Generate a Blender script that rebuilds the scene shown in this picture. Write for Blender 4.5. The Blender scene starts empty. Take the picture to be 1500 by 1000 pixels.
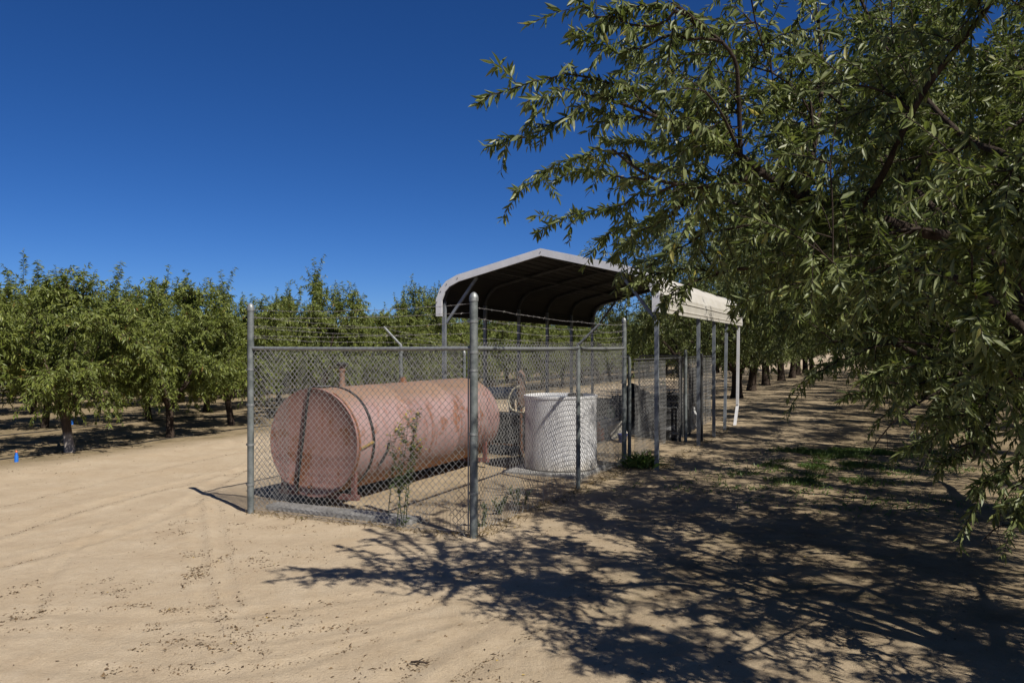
import bpy, math, random
import numpy as np
from mathutils import Vector

RNG = np.random.default_rng(7)
random.seed(7)
SC = bpy.context.scene
COL = SC.collection
PI = math.pi

# ------------------------------------------------------------------ camera
F, HC, CX, CY = 1150.0, 1.85, 750.0, 510.0      # focal length in photo pixels, eye height, vanishing centre
cam = bpy.data.cameras.new("camera")
camo = bpy.data.objects.new("camera", cam); COL.objects.link(camo)
camo.location = (0, 0, HC); camo.rotation_euler = (PI/2, 0, 0)
cam.sensor_width = 36; cam.lens = 36*F/1500
cam.shift_y = 10/1500
cam.clip_start = 0.1; cam.clip_end = 3000
SC.camera = camo

def G(px, py):                      # ground point seen at a photo pixel
    D = F*HC/(py-CY)
    return np.array([(px-CX)/F*D, D, 0.0])
def W(px, py, D):                   # point at a given depth
    return np.array([(px-CX)/F*D, D, HC-(py-CY)/F*D])

P2 = np.array([-0.374, 7.68, 0.0])
U = np.array([0.419, 0.908, 0.0]); U /= np.linalg.norm(U)
V = np.array([-U[1], U[0], 0.0])
Z = np.array([0, 0, 1.0])
def L(u, v, z=0.0):                 # yard coordinates: u into the distance along the fence, v to the left
    return P2 + u*U + v*V + np.array([0, 0, z])

SUN_EL = math.radians(48.5)
SUN_H = np.array([0.64, -0.768, 0.0]); SUN_H /= np.linalg.norm(SUN_H)

# ------------------------------------------------------------------ noise + ground height
def vnoise(x, y, seed=0):
    x = np.asarray(x, float); y = np.asarray(y, float)
    xi = np.floor(x).astype(np.int64); yi = np.floor(y).astype(np.int64)
    fx = x-xi; fy = y-yi
    fx = fx*fx*(3-2*fx); fy = fy*fy*(3-2*fy)
    def h(a, b):
        n = (a*374761393 + b*668265263 + seed*1442695041) & 0xffffffff
        n = ((n ^ (n >> 13))*1274126177) & 0xffffffff
        return ((n ^ (n >> 16)) & 0xffff)/65535.0
    return (h(xi, yi)*(1-fx)+h(xi+1, yi)*fx)*(1-fy) + (h(xi, yi+1)*(1-fx)+h(xi+1, yi+1)*fx)*fy

def seg_dist(x, y, pts):
    d = np.full(np.shape(x), 1e9)
    for a, b in zip(pts[:-1], pts[1:]):
        ab = b[:2]-a[:2]; l2 = ab@ab
        t = np.clip(((x-a[0])*ab[0]+(y-a[1])*ab[1])/l2, 0, 1)
        d = np.minimum(d, np.hypot(x-a[0]-t*ab[0], y-a[1]-t*ab[1]))
    return d

def curve_px(pts, n=14):            # smooth polyline through ground pixels
    P = np.array([G(*p) for p in pts]); t = np.linspace(0, len(P)-1, n)
    out = []
    for s in t:
        i = min(int(s), len(P)-2); f = s-i
        p0 = P[max(i-1, 0)]; p1 = P[i]; p2 = P[i+1]; p3 = P[min(i+2, len(P)-1)]
        out.append(0.5*((2*p1)+(-p0+p2)*f+(2*p0-5*p1+4*p2-p3)*f*f+(-p0+3*p1-3*p2+p3)*f**3))
    return np.array(out)
TRACKS = [(curve_px([(288, 735), (292, 800), (300, 870), (330, 960)]), .07),
          (curve_px([(315, 735), (325, 800), (338, 880), (372, 965)]), .07),
          (curve_px([(150, 765), (105, 810), (65, 860), (45, 905)]), .06),
          (curve_px([(-20, 905), (120, 898), (260, 905), (420, 890), (560, 868), (700, 835)]), .10),
          (curve_px([(-20, 930), (120, 925), (250, 935), (400, 935), (520, 912), (640, 880)]), .09),
          (curve_px([(-20, 972), (110, 980), (260, 990), (420, 975), (560, 935), (700, 905)]), .09),
          (curve_px([(-20, 790), (120, 745), (300, 700), (420, 672)]), .14),
          (curve_px([(-20, 745), (150, 705), (330, 665), (440, 640)]), .14),
          (curve_px([(-20, 835), (140, 790), (260, 745), (330, 700), (420, 655)]), .12),
          (curve_px([(560, 1010), (660, 940), (760, 890), (900, 850)]), .1),
          (curve_px([(640, 1010), (720, 960), (800, 915), (960, 870)]), .1)]

def uv_of(x, y):
    dx = x-P2[0]; dy = y-P2[1]
    return dx*U[0]+dy*U[1], dx*V[0]+dy*V[1]

def ground_z(x, y, fine=True):
    x = np.asarray(x, float); y = np.asarray(y, float)
    u, v = uv_of(x, y)
    far = np.clip(1-np.hypot(x, y)/60, 0.15, 1)
    z = (vnoise(x*.5, y*.5, 1)-.5)*.03 + (vnoise(x*1.7, y*1.7, 2)-.5)*.010
    z = z + (vnoise(x*6, y*6, 3)-.5)*.009 + (vnoise(x*17, y*17, 4)-.5)*.005*far
    edge = np.exp(-((v-7.9)/.55)**2)                     # rough berm where road meets the orchard
    z = z + edge*(.03 + .05*(vnoise(x*4, y*4, 5)-.4))
    rough = np.clip((v-8.2)/.8, 0, 1) + np.clip((-1.5-v)/1.0, 0, 1)*.6
    z = z + rough*((vnoise(x*9, y*9, 6)-.5)*.02)
    for pts, w in TRACKS:
        d = seg_dist(x, y, pts); w = w*.8; a_ = .011 if w > .09 else .008
        z = z - a_*np.exp(-(d/w)**2) + .6*a_*np.exp(-((d-1.7*w)/(.5*w))**2)*(.4+1.2*vnoise(x*11, y*11, 14))
    pad = ((u > -.1) & (u < 5.3) & (v > -.15) & (v < 3.0))
    return np.where(pad, np.minimum(z, .02), z)
def gz(x, y): return float(ground_z(np.array([x]), np.array([y]))[0])

# ------------------------------------------------------------------ materials
def mat(name):
    m = bpy.data.materials.new(name); m.use_nodes = True
    nt = m.node_tree; nt.nodes.clear()
    out = nt.nodes.new("ShaderNodeOutputMaterial")
    return m, nt, out
def N(nt, typ, **kw):
    n = nt.nodes.new(typ)
    for k, v in kw.items():
        if k in n.inputs.keys() if hasattr(n.inputs, 'keys') else False: n.inputs[k].default_value = v
        else: setattr(n, k, v)
    return n
def noise(nt, vec, scale, detail=4, rough=.55, dist=0):
    n = nt.nodes.new("ShaderNodeTexNoise")
    n.inputs['Scale'].default_value = scale; n.inputs['Detail'].default_value = detail
    n.inputs['Roughness'].default_value = rough; n.inputs['Distortion'].default_value = dist
    if vec is not None: nt.links.new(vec, n.inputs['Vector'])
    return n.outputs['Fac']
def ramp(nt, fac, stops):
    r = nt.nodes.new("ShaderNodeValToRGB")
    e = r.color_ramp.elements
    while len(e) > 1: e.remove(e[-1])
    e[0].position = stops[0][0]; c = stops[0][1]; e[0].color = (*c, 1) if hasattr(c, '__len__') else (c, c, c, 1)
    for p, c in stops[1:]:
        q = e.new(p); q.color = (*c, 1) if hasattr(c, '__len__') else (c, c, c, 1)
    nt.links.new(fac, r.inputs['Fac']); return r.outputs['Color']
def mixc(nt, fac, a, b):
    m = nt.nodes.new("ShaderNodeMix"); m.data_type = 'RGBA'
    for s, v in ((m.inputs[0], fac), (m.inputs[6], a), (m.inputs[7], b)):
        if isinstance(v, bpy.types.NodeSocket): nt.links.new(v, s)
        elif hasattr(v, '__len__'): s.default_value = (*v, 1)
        else: s.default_value = v
    return m.outputs[2]
def math_(nt, op, a, b=None, clamp=False):
    m = nt.nodes.new("ShaderNodeMath"); m.operation = op; m.use_clamp = clamp
    for s, v in ((m.inputs[0], a), (m.inputs[1], b)):
        if v is None: continue
        if isinstance(v, bpy.types.NodeSocket): nt.links.new(v, s)
        else: s.default_value = v
    return m.outputs[0]
def bsdf(nt, out, color, rough=.6, metal=0.0, bump=None, bstr=.3, bdist=.01, spec=None):
    b = nt.nodes.new("ShaderNodeBsdfPrincipled")
    for k, v in (('Base Color', color), ('Roughness', rough), ('Metallic', metal)):
        if isinstance(v, bpy.types.NodeSocket): nt.links.new(v, b.inputs[k])
        else: b.inputs[k].default_value = (*v, 1) if hasattr(v, '__len__') else v
    if spec is not None: b.inputs['Specular IOR Level'].default_value = spec
    if bump is not None:
        bp = nt.nodes.new("ShaderNodeBump"); bp.inputs['Strength'].default_value = bstr; bp.inputs['Distance'].default_value = bdist
        nt.links.new(bump, bp.inputs['Height']); nt.links.new(bp.outputs['Normal'], b.inputs['Normal'])
    nt.links.new(b.outputs['BSDF'], out.inputs['Surface'])
    return b
def objco(nt): return nt.nodes.new("ShaderNodeTexCoord").outputs['Object']

def simple(name, c1, c2, scale=8, rough=.6, metal=0, bstr=.2, spec=None, lo=.35, hi=.7, bdist=.01):
    m, nt, out = mat(name); co = objco(nt)
    f = noise(nt, co, scale, 6, .65)
    col = ramp(nt, f, [(lo, c1), (hi, c2)])
    bsdf(nt, out, col, rough, metal, noise(nt, co, scale*6, 3), bstr, bdist, spec)
    return m

def ground_material():
    m, nt, out = mat("sandy_soil")
    geo = nt.nodes.new("ShaderNodeNewGeometry"); pos = geo.outputs['Position']
    def dot(vec):
        d = nt.nodes.new("ShaderNodeVectorMath"); d.operation = 'DOT_PRODUCT'
        nt.links.new(pos, d.inputs[0]); d.inputs[1].default_value = tuple(vec); return d.outputs['Value']
    v = math_(nt, 'SUBTRACT', dot(V), float(P2@V)); u = math_(nt, 'SUBTRACT', dot(U), float(P2@U))
    big = noise(nt, pos, .35, 5, .6); mid = noise(nt, pos, 2.2, 6, .65); fine = noise(nt, pos, 14, 6, .7); grit = noise(nt, pos, 120, 3, .7)
    sand = ramp(nt, mid, [(.3, (.342, .267, .181)), (.5, (.382, .305, .211)), (.7, (.415, .338, .241))])
    sand = mixc(nt, math_(nt, 'MULTIPLY', ramp(nt, fine, [(.5, 0.0), (.75, 1.0)]), .28), sand, (.25, .185, .11))
    sand = mixc(nt, ramp(nt, noise(nt, pos, 38, 4, .8), [(.60, 0.0), (.72, .55)]), sand, (.17, .12, .07))
    sand = mixc(nt, ramp(nt, noise(nt, pos, 1.1, 6, .7, .5), [(.50, 0.0), (.66, .45)]), sand, (.345, .26, .165))
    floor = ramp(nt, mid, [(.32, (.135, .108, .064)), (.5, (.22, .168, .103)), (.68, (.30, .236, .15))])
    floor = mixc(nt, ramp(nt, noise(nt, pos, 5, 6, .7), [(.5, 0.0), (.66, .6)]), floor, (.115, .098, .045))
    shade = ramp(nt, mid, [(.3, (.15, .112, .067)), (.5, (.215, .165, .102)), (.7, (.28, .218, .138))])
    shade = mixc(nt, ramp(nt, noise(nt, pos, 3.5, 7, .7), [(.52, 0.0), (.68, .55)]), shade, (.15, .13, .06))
    wob = math_(nt, 'MULTIPLY', math_(nt, 'SUBTRACT', big, .5), 2.6)
    wob2 = math_(nt, 'MULTIPLY', math_(nt, 'SUBTRACT', mid, .5), 1.4)
    vv = math_(nt, 'ADD', math_(nt, 'ADD', v, wob), wob2)
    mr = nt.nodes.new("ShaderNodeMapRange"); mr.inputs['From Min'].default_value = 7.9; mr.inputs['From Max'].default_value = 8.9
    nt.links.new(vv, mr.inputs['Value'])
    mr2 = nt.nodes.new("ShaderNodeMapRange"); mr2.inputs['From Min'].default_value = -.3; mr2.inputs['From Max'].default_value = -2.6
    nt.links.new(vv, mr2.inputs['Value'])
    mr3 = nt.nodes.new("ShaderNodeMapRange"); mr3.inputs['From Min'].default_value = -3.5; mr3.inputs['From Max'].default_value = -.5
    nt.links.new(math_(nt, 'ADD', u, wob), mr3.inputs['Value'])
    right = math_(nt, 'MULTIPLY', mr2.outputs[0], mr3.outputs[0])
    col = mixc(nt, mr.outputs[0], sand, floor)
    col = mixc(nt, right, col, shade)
    # darker soil tone inside the fenced yard and under the roof
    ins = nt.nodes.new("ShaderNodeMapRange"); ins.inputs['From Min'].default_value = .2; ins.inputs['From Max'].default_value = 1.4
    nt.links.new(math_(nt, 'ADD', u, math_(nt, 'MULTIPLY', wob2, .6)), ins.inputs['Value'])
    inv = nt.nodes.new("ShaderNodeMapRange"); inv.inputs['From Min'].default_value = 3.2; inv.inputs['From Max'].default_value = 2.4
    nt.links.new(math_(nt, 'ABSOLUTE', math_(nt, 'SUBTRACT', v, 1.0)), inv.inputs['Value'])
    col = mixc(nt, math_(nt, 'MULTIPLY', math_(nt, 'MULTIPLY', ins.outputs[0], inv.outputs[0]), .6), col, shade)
    grain = ramp(nt, grit, [(.25, .72), (.5, 1.0), (.8, 1.12)])
    mul = nt.nodes.new("ShaderNodeMix"); mul.data_type = 'RGBA'; mul.blend_type = 'MULTIPLY'; mul.inputs[0].default_value = .8
    nt.links.new(col, mul.inputs[6]); nt.links.new(grain, mul.inputs[7])
    h = math_(nt, 'ADD', math_(nt, 'MULTIPLY', fine, .6), math_(nt, 'MULTIPLY', noise(nt, pos, 55, 5, .75), .5))
    bsdf(nt, out, mul.outputs[2], .95, 0, h, .8, .03, .12)
    return m

def leaf_material(name, dark, mid, light, yellow, trans=.25, rough=.42, under=None):
    m, nt, out = mat(name)
    at = nt.nodes.new("ShaderNodeAttribute"); at.attribute_name = "tint"
    col = ramp(nt, at.outputs['Fac'], [(0, dark), (.45, mid), (.85, light), (.97, light), (.985, yellow)])
    if under is not None:
        g = nt.nodes.new("ShaderNodeNewGeometry")
        col2 = mixc(nt, math_(nt, 'MULTIPLY', g.outputs['Backfacing'], .45), col, under)
    else: col2 = col
    b = nt.nodes.new("ShaderNodeBsdfPrincipled"); nt.links.new(col2, b.inputs['Base Color'])
    b.inputs['Roughness'].default_value = rough; b.inputs['Specular IOR Level'].default_value = .4
    t = nt.nodes.new("ShaderNodeBsdfTranslucent")
    tc = mixc(nt, .5, col, (.16, .20, .03)); nt.links.new(tc, t.inputs['Color'])
    mx = nt.nodes.new("ShaderNodeMixShader"); mx.inputs[0].default_value = trans
    nt.links.new(b.outputs[0], mx.inputs[1]); nt.links.new(t.outputs[0], mx.inputs[2])
    nt.links.new(mx.outputs[0], out.inputs['Surface'])
    return m

def bark_material(name, c1, c2, white=False):
    m, nt, out = mat(name); co = objco(nt)
    mp = nt.nodes.new("ShaderNodeMapping"); mp.inputs['Scale'].default_value = (1, 1, .25); nt.links.new(co, mp.inputs['Vector'])
    f = noise(nt, mp.outputs[0], 22, 7, .7)
    col = ramp(nt, f, [(.3, c1), (.7, c2)])
    if white:
        sx = nt.nodes.new("ShaderNodeSeparateXYZ"); nt.links.new(co, sx.inputs[0])
        zz = math_(nt, 'ADD', sx.outputs[2], math_(nt, 'MULTIPLY', noise(nt, co, 6, 4), .25))
        col = mixc(nt, ramp(nt, zz, [(.42, .75), (.52, 0.0)]), col, (.34, .31, .28))
    bsdf(nt, out, col, .9, 0, f, .8, .03, .2)
    return m

def tank_material(name, end=False):
    m, nt, out = mat(name); co = objco(nt)
    sx = nt.nodes.new("ShaderNodeSeparateXYZ"); nt.links.new(co, sx.inputs[0])
    n1 = noise(nt, co, 2.2, 8, .65, .6); n2 = noise(nt, co, 3.6, 9, .68, .5)
    mp = nt.nodes.new("ShaderNodeMapping"); mp.inputs['Scale'].default_value = (5, 5, .55); nt.links.new(co, mp.inputs['Vector'])
    streak = noise(nt, mp.outputs[0], 2.4, 6, .6, .4)
    if end: base = ramp(nt, n1, [(.3, (.20, .105, .088)), (.7, (.255, .148, .13))])
    else: base = ramp(nt, n1, [(.3, (.228, .145, .135)), (.7, (.288, .195, .184))])
    rustm = ramp(nt, n2, [(.535, 0.0), (.63, .9)])
    col = mixc(nt, rustm, base, (.165, .066, .03))
    st = math_(nt, 'MULTIPLY', ramp(nt, streak, [(.565, 0.0), (.68, .9)]), .75)
    col = mixc(nt, st, col, (.19, .07, .035))
    if not end:   # dust and rust settled along the top, rust along the belly
        col = mixc(nt, ramp(nt, math_(nt, 'ADD', sx.outputs[2], math_(nt, 'MULTIPLY', n1, .25)), [(.50, 0.0), (.66, .9)]), col, (.20, .125, .08))
        mrz = nt.nodes.new("ShaderNodeMapRange"); mrz.inputs['From Min'].default_value = -.36; mrz.inputs['From Max'].default_value = -.52
        nt.links.new(math_(nt, 'ADD', sx.outputs[2], math_(nt, 'MULTIPLY', math_(nt, 'SUBTRACT', n2, .5), .25)), mrz.inputs['Value'])
        col = mixc(nt, math_(nt, 'MULTIPLY', mrz.outputs[0], .8), col, (.25, .105, .035))
    if not end:   # two long rust runs down the flank
        dp = nt.nodes.new("ShaderNodeVectorMath"); dp.operation = 'DOT_PRODUCT'; nt.links.new(co, dp.inputs[0]); dp.inputs[1].default_value = tuple(U)
        wz = math_(nt, 'MULTIPLY', math_(nt, 'SUBTRACT', noise(nt, co, 3.5, 3), .5), .35)
        for t0, wd, z0, z1, st_ in ((1.70, .05, -.5, .5, .9), (1.12, .07, .02, .36, .6), (2.75, .04, -.45, .2, .5), (.78, .05, -.1, .25, .45)):
            d_ = math_(nt, 'ABSOLUTE', math_(nt, 'SUBTRACT', math_(nt, 'ADD', dp.outputs['Value'], wz), t0))
            q = nt.nodes.new("ShaderNodeMapRange"); q.inputs['From Min'].default_value = wd; q.inputs['From Max'].default_value = wd*.25; nt.links.new(d_, q.inputs['Value'])
            q2 = nt.nodes.new("ShaderNodeMapRange"); q2.inputs['From Min'].default_value = (z1-z0)/2; q2.inputs['From Max'].default_value = (z1-z0)/4
            nt.links.new(math_(nt, 'ABSOLUTE', math_(nt, 'SUBTRACT', sx.outputs[2], (z0+z1)/2)), q2.inputs['Value'])
            f_ = math_(nt, 'MULTIPLY', math_(nt, 'MULTIPLY', q.outputs[0], q2.outputs[0]), math_(nt, 'MULTIPLY', ramp(nt, n2, [(.38, .25), (.55, 1.0)]), st_))
            col = mixc(nt, f_, col, (.16, .062, .026))
    bsdf(nt, out, col, .62, 0, n2, .15, .01, .35)
    return m

M = {}
M['ground'] = ground_material()
M['galv'] = simple("galvanised_steel", (.15, .16, .16), (.30, .31, .30), 30, .5, .45, .1)
M['galv_old'] = simple("weathered_post_steel", (.075, .088, .086), (.20, .215, .21), 9, .6, .3, .15)
M['wire'] = simple("chain_link_wire", (.17, .17, .165), (.32, .315, .30), 40, .55, .4, 0)
M['barb'] = simple("barbed_wire_steel", (.16, .15, .14), (.33, .31, .29), 60, .6, .4, 0)
M['tank'] = tank_material("faded_red_tank_paint")
M['tank_end'] = tank_material("rusty_tank_end_paint", True)
M['skid'] = simple("red_oxide_steel", (.10, .04, .034), (.19, .088, .074), 14, .75)
M['rust'] = simple("rusted_iron", (.10, .045, .025), (.24, .10, .045), 20, .85, 0, .4)
M['black'] = simple("black_rubber", (.008, .008, .009), (.02, .02, .02), 20, .6, 0, .1)
M['yellow'] = simple("faded_yellow_paint", (.26, .17, .06), (.32, .24, .09), 30, .6)
M['concrete'] = simple("pale_concrete", (.19, .185, .17), (.34, .33, .31), 5, .9, 0, .5)
M['trim'] = simple("white_trim_metal", (.50, .50, .51), (.60, .60, .61), 6, .4, .1, .05)
M['roof'] = simple("cream_roof_metal", (.46, .43, .37), (.55, .525, .465), 3, .45, .1, .05)
M['underside_shade'] = simple('shade_dark_roof_underside', (.007, .006, .005), (.017, .014, .011), 2.5, .8, 0, .1)  # near-black colour paints in the shade beneath the roof sheet
M['bow'] = simple('shade_dark_tube', (.018, .018, .018), (.05, .05, .05), 7, .7, 0, .1)  # darker version of the frame steel, under-roof shade put into the colour
M['frame'] = simple("carport_tube_steel", (.115, .13, .148), (.235, .255, .275), 7, .5, .3, .1)
M['mud'] = simple("dark_box_steel", (.010, .012, .016), (.03, .03, .035), 6, .7)
M['pipe'] = simple("grey_pipe", (.28, .31, .32), (.40, .43, .44), 6, .5)
M['brownpump'] = simple("brown_pump_body", (.13, .075, .05), (.22, .14, .10), 10, .7)
M['hose'] = simple("beige_hose", (.50, .44, .30), (.62, .56, .42), 20, .6)
M['tote'] = simple("grey_blue_plastic", (.16, .18, .21), (.27, .29, .32), 6, .6)
M['beige'] = simple("beige_board", (.36, .34, .28), (.52, .49, .42), 8, .7)
M['blue'] = simple("blue_plastic", (.01, .10, .42), (.02, .16, .55), 10, .4)
M['navy'] = simple("navy_plastic", (.02, .03, .13), (.05, .06, .22), 10, .5)
M['green'] = simple("green_plastic", (.01, .10, .03), (.03, .16, .06), 10, .5)
M['orange'] = simple("orange_plastic", (.5, .09, .01), (.62, .16, .03), 10, .5)
M['white'] = simple("white_plastic", (.55, .55, .54), (.72, .72, .70), 8, .5)
M['dark_drum'] = simple("old_black_drum_paint", (.012, .012, .012), (.05, .048, .045), 7, .6, 0, .2)
M['wood'] = simple("weathered_wood", (.16, .12, .08), (.28, .22, .16), 12, .9, 0, .4)
def whitewash():
    m, nt, out = mat("whitewashed_fibreglass"); co = objco(nt)
    mp = nt.nodes.new("ShaderNodeMapping"); mp.inputs['Scale'].default_value = (6, 6, 1.2); nt.links.new(co, mp.inputs['Vector'])
    f = noise(nt, mp.outputs[0], 3, 7, .7); g = noise(nt, co, 5, 7, .7)
    col = ramp(nt, f, [(.3, (.42, .418, .418)), (.55, (.56, .557, .555)), (.8, (.64, .637, .63))])
    col = mixc(nt, ramp(nt, g, [(.62, 0.0), (.74, .6)]), col, (.34, .32, .30))
    sx = nt.nodes.new("ShaderNodeSeparateXYZ"); nt.links.new(co, sx.inputs[0])
    low = ramp(nt, math_(nt, 'ADD', sx.outputs[2], math_(nt, 'MULTIPLY', f, .3)), [(.18, .8), (.36, 0.0)])
    col = mixc(nt, low, col, (.38, .345, .285))
    bsdf(nt, out, col, .8, 0, noise(nt, mp.outputs[0], 14, 5), .35, .02, .2); return m
M['whitewash'] = whitewash()
def splatter():
    m, nt, out = mat("splashed_drum_paint"); co = objco(nt)
    f = noise(nt, co, 6, 8, .75, .8)
    bsdf(nt, out, ramp(nt, f, [(.47, (.018, .018, .018)), (.56, (.10, .10, .10)), (.68, (.42, .42, .41))]), .8, 0, f, .3, .02); return m
M['splatter'] = splatter()
M['leaf_old'] = leaf_material("mature_almond_leaf", (.038, .058, .015), (.096, .126, .031), (.225, .25, .073), (.38, .32, .07), .38, .45, (.22, .24, .11))
M['leaf_young'] = leaf_material("young_almond_leaf", (.060, .088, .014), (.138, .174, .026), (.25, .278, .05), (.27, .14, .04), .34, .5, (.17, .195, .06))
M['leaf_weed'] = leaf_material("weed_leaf", (.05, .08, .03), (.09, .13, .045), (.15, .18, .07), (.45, .36, .03), .2)
M['grassblade'] = leaf_material("green_grass_blade", (.05, .095, .018), (.09, .15, .032), (.145, .20, .06), (.28, .24, .09), .3)
M['drygrass'] = leaf_material("dry_grass_blade", (.10, .07, .035), (.22, .16, .08), (.36, .28, .16), (.15, .16, .05), .2, .8)
M['litter'] = leaf_material("fallen_leaf_and_hull", (.05, .032, .017), (.12, .075, .037), (.20, .135, .066), (.38, .26, .05), .05, .8)
M['flower'] = simple("yellow_flower", (.36, .30, .03), (.48, .42, .07), 30, .6)
M['bark'] = bark_material('almond_bark', (.014, .010, .008), (.062, .044, .032))
M['bark_white'] = bark_material("young_almond_bark", (.035, .026, .02), (.12, .085, .06), True)

# ------------------------------------------------------------------ mesh helpers
def np_mesh(name, verts, groups, m, smooth=False, tint=None):
    me = bpy.data.meshes.new(name)
    verts = np.asarray(verts, np.float32)
    groups = [np.asarray(g, np.int32) for g in groups if len(g)]
    loops = np.concatenate([g.ravel() for g in groups])
    sizes = np.concatenate([np.full(len(g), g.shape[1], np.int32) for g in groups])
    starts = np.concatenate([[0], np.cumsum(sizes)[:-1]]).astype(np.int32)
    me.vertices.add(len(verts)); me.vertices.foreach_set("co", verts.ravel())
    me.loops.add(len(loops)); me.loops.foreach_set("vertex_index", loops)
    me.polygons.add(len(sizes)); me.polygons.foreach_set("loop_start", starts)
    me.polygons.foreach_set("use_smooth", np.full(len(sizes), smooth))
    if tint is not None:
        a = me.attributes.new("tint", 'FLOAT', 'POINT'); a.data.foreach_set("value", np.asarray(tint, np.float32))
    me.update(calc_edges=True); me.validate()
    if m: me.materials.append(m)
    return me

ORG = {}
def tag(o, label=None, cat=None, group=None, kind=None):
    if label: o['label'] = label
    if cat: o['category'] = cat
    if group: o['group'] = group
    if kind: o['kind'] = kind
    return o
def empty(name, loc, label, cat, group=None):
    o = bpy.data.objects.new(name, None); COL.objects.link(o)
    o.location = tuple(loc); o.empty_display_size = .2
    ORG[o.name] = np.array(loc, float)
    return tag(o, label, cat, group)

def tube_np(pts, radii, n=8, cap=True):
    pts = np.asarray(pts, float); k = len(pts)
    radii = np.broadcast_to(np.asarray(radii, float), (k,))
    tan = np.gradient(pts, axis=0); tan /= np.linalg.norm(tan, axis=1)[:, None]+1e-12
    ref = np.array([0, 0, 1.0]) if abs(tan.mean(0)[2]) < .8*np.linalg.norm(tan.mean(0)) else np.array([1.0, 0, 0])
    a = np.cross(tan, ref); nn = np.linalg.norm(a, axis=1)
    a[nn < 1e-6] = [0, 1, 0]; a /= np.linalg.norm(a, axis=1)[:, None]
    b = np.cross(tan, a)
    th = np.arange(n)*2*PI/n
    ring = a[:, None, :]*np.cos(th)[None, :, None] + b[:, None, :]*np.sin(th)[None, :, None]
    v = (pts[:, None, :] + ring*radii[:, None, None]).reshape(-1, 3)
    i = np.arange(k-1)[:, None]*n; j = np.arange(n)[None, :]; jn = (j+1) % n
    q = np.stack([i+j, i+jn, i+n+jn, i+n+j], -1).reshape(-1, 4)
    caps = []
    if cap:
        caps = [list(range(n-1, -1, -1)), [(k-1)*n+x for x in range(n)]]
    return v, q, caps

class MB:
    def __init__(s): s.v = []; s.f = []; s.n = 0
    def add(s, v, faces):
        s.v.append(np.asarray(v, float)); s.f += [tuple(int(x)+s.n for x in f) for f in faces]; s.n += len(v)
    def box(s, c, half, ax=None, bev=0.0):           # oriented box, optional chamfered edges
        A = np.array(ax if ax is not None else [U, V, Z], float); c = np.asarray(c, float); h = np.array(half, float)
        if bev <= 0:
            v = [c + sx*h[0]*A[0]+sy*h[1]*A[1]+sz*h[2]*A[2] for sx in (-1, 1) for sy in (-1, 1) for sz in (-1, 1)]
            s.add(v, [(0, 1, 3, 2), (4, 6, 7, 5), (0, 4, 5, 1), (2, 3, 7, 6), (0, 2, 6, 4), (1, 5, 7, 3)]); return
        v = []; idx = {}
        for sx in (-1, 1):
            for sy in (-1, 1):
                for sz in (-1, 1):
                    sg = (sx, sy, sz)
                    for k in range(3):
                        p = [sg[i]*(h[i]-(0 if i == k else bev)) for i in range(3)]
                        idx[sg, k] = len(v); v.append(c+p[0]*A[0]+p[1]*A[1]+p[2]*A[2])
        f = []
        for k in range(3):
            i, j = (k+1) % 3, (k+2) % 3
            for s1 in (-1, 1):
                q = []
                for a_, b_ in ((-1, -1), (1, -1), (1, 1), (-1, 1)):
                    g = [0, 0, 0]; g[k] = s1; g[i] = a_; g[j] = b_; q.append(idx[tuple(g), k])
                f.append(q if s1 > 0 else q[::-1])
            for a_ in (-1, 1):
                for b_ in (-1, 1):
                    g0 = [0, 0, 0]; g1 = [0, 0, 0]
                    g0[i] = g1[i] = a_; g0[j] = g1[j] = b_; g0[k] = -1; g1[k] = 1
                    f.append([idx[tuple(g0), i], idx[tuple(g1), i], idx[tuple(g1), j], idx[tuple(g0), j]])
        for sx in (-1, 1):
            for sy in (-1, 1):
                for sz in (-1, 1): f.append([idx[(sx, sy, sz), k] for k in range(3)])
        s.add(v, f)
    def tube(s, pts, r, n=10, cap=True):
        v, q, caps = tube_np(pts, r, n, cap); s.add(v, [tuple(x) for x in q]+[tuple(c) for c in caps])
    def lathe(s, c, prof, axis=Z, n=32):             # profile of (radius, height) along axis
        axis = np.asarray(axis, float); axis = axis/np.linalg.norm(axis)
        a = np.cross(axis, [0, 0, 1.0] if abs(axis[2]) < .9 else [1.0, 0, 0]); a /= np.linalg.norm(a); b = np.cross(axis, a)
        v = []; k = len(prof)
        for r, h in prof:
            for i in range(n):
                t = 2*PI*i/n; v.append(np.asarray(c)+axis*h+(a*math.cos(t)+b*math.sin(t))*r)
        f = []
        for j in range(k-1):
            for i in range(n):
                f.append((j*n+i, j*n+(i+1) % n, (j+1)*n+(i+1) % n, (j+1)*n+i))
        if prof[0][0] > 1e-6: f.append(tuple(range(n-1, -1, -1)))
        if prof[-1][0] > 1e-6: f.append(tuple((k-1)*n+i for i in range(n)))
        s.add(v, f)
    def build(s, name, m, parent=None, smooth=False, loc=None):
        v = np.concatenate(s.v)
        org = ORG[parent.name] if parent else (np.array(loc, float) if loc is not None else np.zeros(3))
        me = bpy.data.meshes.new(name); me.from_pydata((v-org).tolist(), [], s.f)
        if smooth:
            me.polygons.foreach_set("use_smooth", [True]*len(me.polygons))
        me.update(); me.materials.append(m)
        if smooth:
            try: me.set_sharp_from_angle(angle=math.radians(38))
            except Exception: pass
        o = bpy.data.objects.new(name, me); COL.objects.link(o)
        ORG[o.name] = org
        if parent: o.parent = parent
        else: o.location = tuple(org)
        return o

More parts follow.
